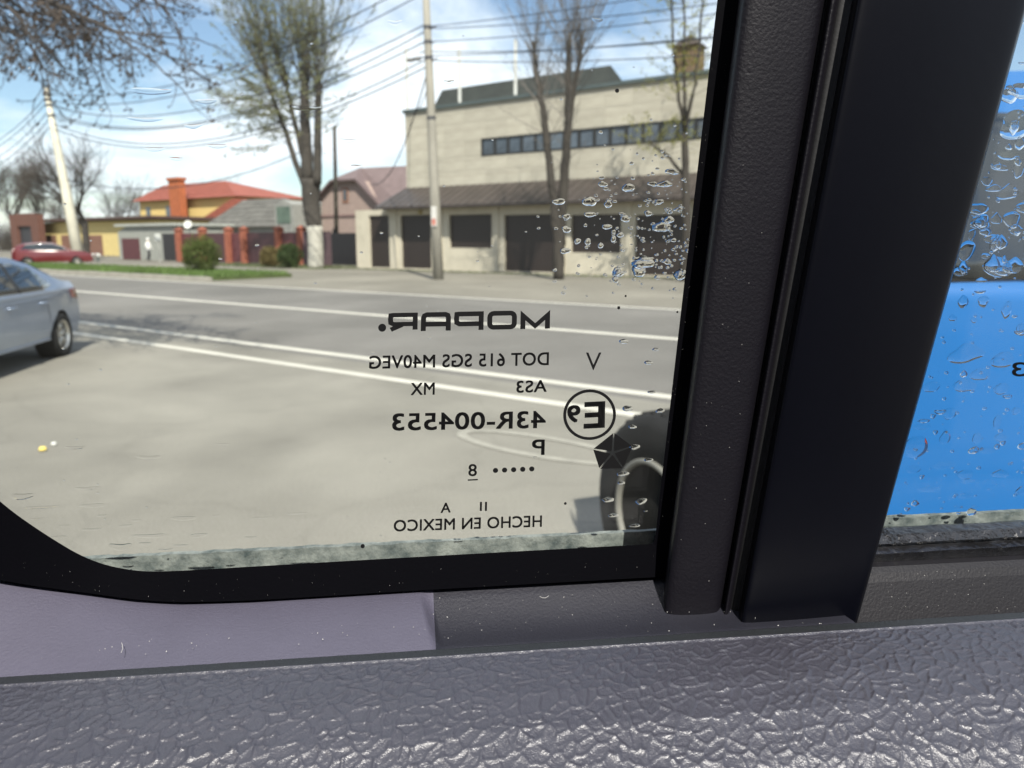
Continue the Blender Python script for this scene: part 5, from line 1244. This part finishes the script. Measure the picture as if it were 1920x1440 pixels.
wide = [(40, 928, 44, 20), (75, 950, 60, 8), (175, 946, 62, 12), (165, 914, 46, 10), (225, 1022, 40, 24), (283, 1003, 66, 14), (373, 1002, 34, 14), (345, 970, 52, 14), (190, 966, 20, 8), (280, 856, 46, 12), (272, 1018, 22, 10), (418, 832, 26, 8), (470, 1007, 22, 8), (490, 970, 40, 6), (555, 962, 50, 6), (70, 972, 30, 6), (110, 1006, 34, 8), (170, 992, 40, 8), (140, 838, 34, 10), (120, 985, 26, 6), (255, 975, 22, 6), (310, 1030, 24, 8), (405, 966, 20, 6), (338, 1022, 26, 8), (235, 985, 26, 8)]
for i, (x, y, w, h) in enumerate(wide): drop(quarter, x, y, w, h, 'smile', 200 + i, QS, .4)
skyd = [(282, 168, 70, 18), (272, 222, 54, 12), (386, 188, 34, 14), (362, 235, 28, 12), (290, 278, 30, 12), (408, 272, 32, 12), (330, 296, 22, 10), (572, 200, 56, 14), (740, 40, 22, 14), (842, 152, 16, 12), (652, 262, 30, 10), (668, 310, 20, 8), (435, 40, 16, 8), (1120, 36, 20, 12)]
for i, (x, y, w, h) in enumerate(skyd): drop(quarter, x, y, w, h, 'smile', 300 + i, QS, .15)
faint = [(1177, 766, 20, 12), (1186, 800, 16, 8), (1190, 838, 22, 10), (1216, 862, 16, 8), (1168, 888, 24, 10), (1202, 940, 22, 14), (1165, 905, 14, 8), (1140, 937, 26, 10), (1150, 966, 22, 8), (1238, 770, 20, 8), (1222, 735, 16, 6), (1230, 655, 14, 6), (1170, 640, 16, 10), (1190, 985, 24, 8), (1216, 680, 16, 8)]
for i, (x, y, w, h) in enumerate(faint): drop(quarter, x, y, w, h, 'round', 400 + i, QS)
sm_ = MB()
for i in range(260):
    x = 1290 - abs(random.gauss(0, 110)); y = random.gauss(440, 70); s_ = random.uniform(1.5, 6)
    if x < pl_left(y) - 2 and y < 560: add_drop(sm_, x, y, s_ * random.uniform(1, 1.8), s_, 'round', 500 + i, QS)
for i in range(90):
    x = random.uniform(20, 1280); y = random.uniform(0, 1010); s_ = random.uniform(1.5, 4)
    if x < pl_left(y) - 4: add_drop(sm_, x, y, s_ * random.uniform(1, 2), s_, 'round', 900 + i, QS)
cpart(sm_, 'fine_droplets', WATER, quarter, smooth=True, kind='stuff')
mdl = [(1812, 662, 84, 40), (1838, 702, 46, 26), (1808, 722, 52, 30), (1880, 675, 48, 36), (1878, 728, 36, 26), (1717, 838, 50, 52), (1806, 565, 26, 24), (1844, 565, 26, 22), (1888, 580, 22, 38), (1916, 618, 28, 24), (1786, 596, 18, 14), (1826, 600, 14, 12), (1770, 872, 60, 16), (1810, 890, 34, 24), (1876, 888, 38, 20), (1780, 775, 30, 26), (1772, 820, 24, 32), (1832, 822, 24, 22), (1876, 820, 30, 18), (1850, 845, 44, 14), (1915, 920, 24, 22), (1810, 930, 28, 14), (1742, 917, 50, 14), (1795, 952, 20, 10), (1828, 951, 18, 8), (1814, 902, 34, 12), (1712, 880, 34, 18), (1746, 725, 40, 22), (1870, 790, 20, 30), (1730, 800, 40, 12), (1905, 770, 24, 16),
       (1905, 235, 70, 50), (1870, 500, 60, 44), (1812, 470, 36, 40), (1900, 498, 44, 34), (1915, 170, 50, 30), (1890, 290, 40, 22), (1830, 400, 22, 14), (1868, 410, 26, 20), (1860, 448, 40, 16), (1890, 360, 46, 30), (1850, 340, 22, 18), (1905, 430, 34, 18), (1800, 510, 30, 16), (1840, 525, 24, 10), (1910, 320, 20, 30), (1870, 310, 18, 14), (1822, 440, 16, 22), (1908, 395, 20, 14), (1848, 480, 18, 12)]
for i, (x, y, w, h) in enumerate(mdl): drop(mainp, x, y, w, h, 'round' if i % 2 else 'drip', 600 + i, MS, .32)
for i in range(40):
    x = random.uniform(1660, 1960); y = random.uniform(60, 965)
    if x > pl_right(y) + 6: drop(mainp, x, y, random.uniform(10, 26), random.uniform(8, 18), random.choice(('round', 'smile', 'drip')), 700 + i, MS)
for i in range(34):
    x = random.uniform(1800, 1970); y = random.uniform(90, 525)
    if x > pl_right(y) + 10: drop(mainp, x, y, random.uniform(14, 44), random.uniform(12, 34), random.choice(('round', 'drip')), 800 + i, MS, .45)
sm_ = MB()
for i in range(420):
    x = random.uniform(1640, 1990); y = random.uniform(0, 970); s_ = random.uniform(1.5, 7)
    if x > pl_right(y) + 2: add_drop(sm_, x, y, s_ * random.uniform(1, 1.6), s_, 'round', 1200 + i, MS)
cpart(sm_, 'fine_droplets', WATER, mainp, smooth=True, kind='stuff')
# ---- lint and dust specks on the trims
lint = MB(); LINT = M('lint', (.42, .41, .39), .9, var=.1)
def speck(p, s):
    a = Vector((random.gauss(0, 1), random.gauss(0, 1), random.gauss(0, 1))).normalized() * s; b = a.orthogonal().normalized() * s * .6; c = a.cross(b).normalized() * s * .5
    lint.add([p + a, p + b, p - a, p - b, p + c], [(0, 1, 4), (1, 2, 4), (2, 3, 4), (3, 0, 4)])
for i in range(150):
    x = random.uniform(-20, 1560); y = random.uniform(float(np.interp(x, bx_, by_)) + 3, lead_y(x) - 6); p = on_z(x, y, ZL - .001)

    if x < 1240 or y > 1140: speck(p, random.uniform(.00008, .00028))
for i in range(70):
    y = random.uniform(100, 1080); speck(ppt(random.uniform(.0, .06), y, .0033), random.uniform(.00004, .00012))
for i in range(60):
    x = random.uniform(0, 1240); speck(gp(x, float(np.interp(x, bx_, by_)) - random.uniform(1, 45), -.0035), random.uniform(.00004, .00012))
for i in range(60): speck(ppt(random.choice((random.uniform(.1, .3), random.uniform(.46, .95))), random.uniform(300, 1090), .0165), random.uniform(.00005, .00018))
for i in range(60): 
    x = random.uniform(1640, 1920); speck(gp(x, random.uniform(1070, 1150), -.012), random.uniform(.00006, .0002))
cpart(lint, 'lint', LINT, kind='stuff')
for pts_ in ([(228, 1205), (230, 1211), (230, 1217), (227, 1224)], [(1012, 1118), (1017, 1121), (1023, 1121), (1029, 1117)]):
    MB_ = MB(); MB_.tube([on_z(x, y, ZL + .0008) for x, y in pts_], .00007, 4); cpart(MB_, 'fibre', LINT)
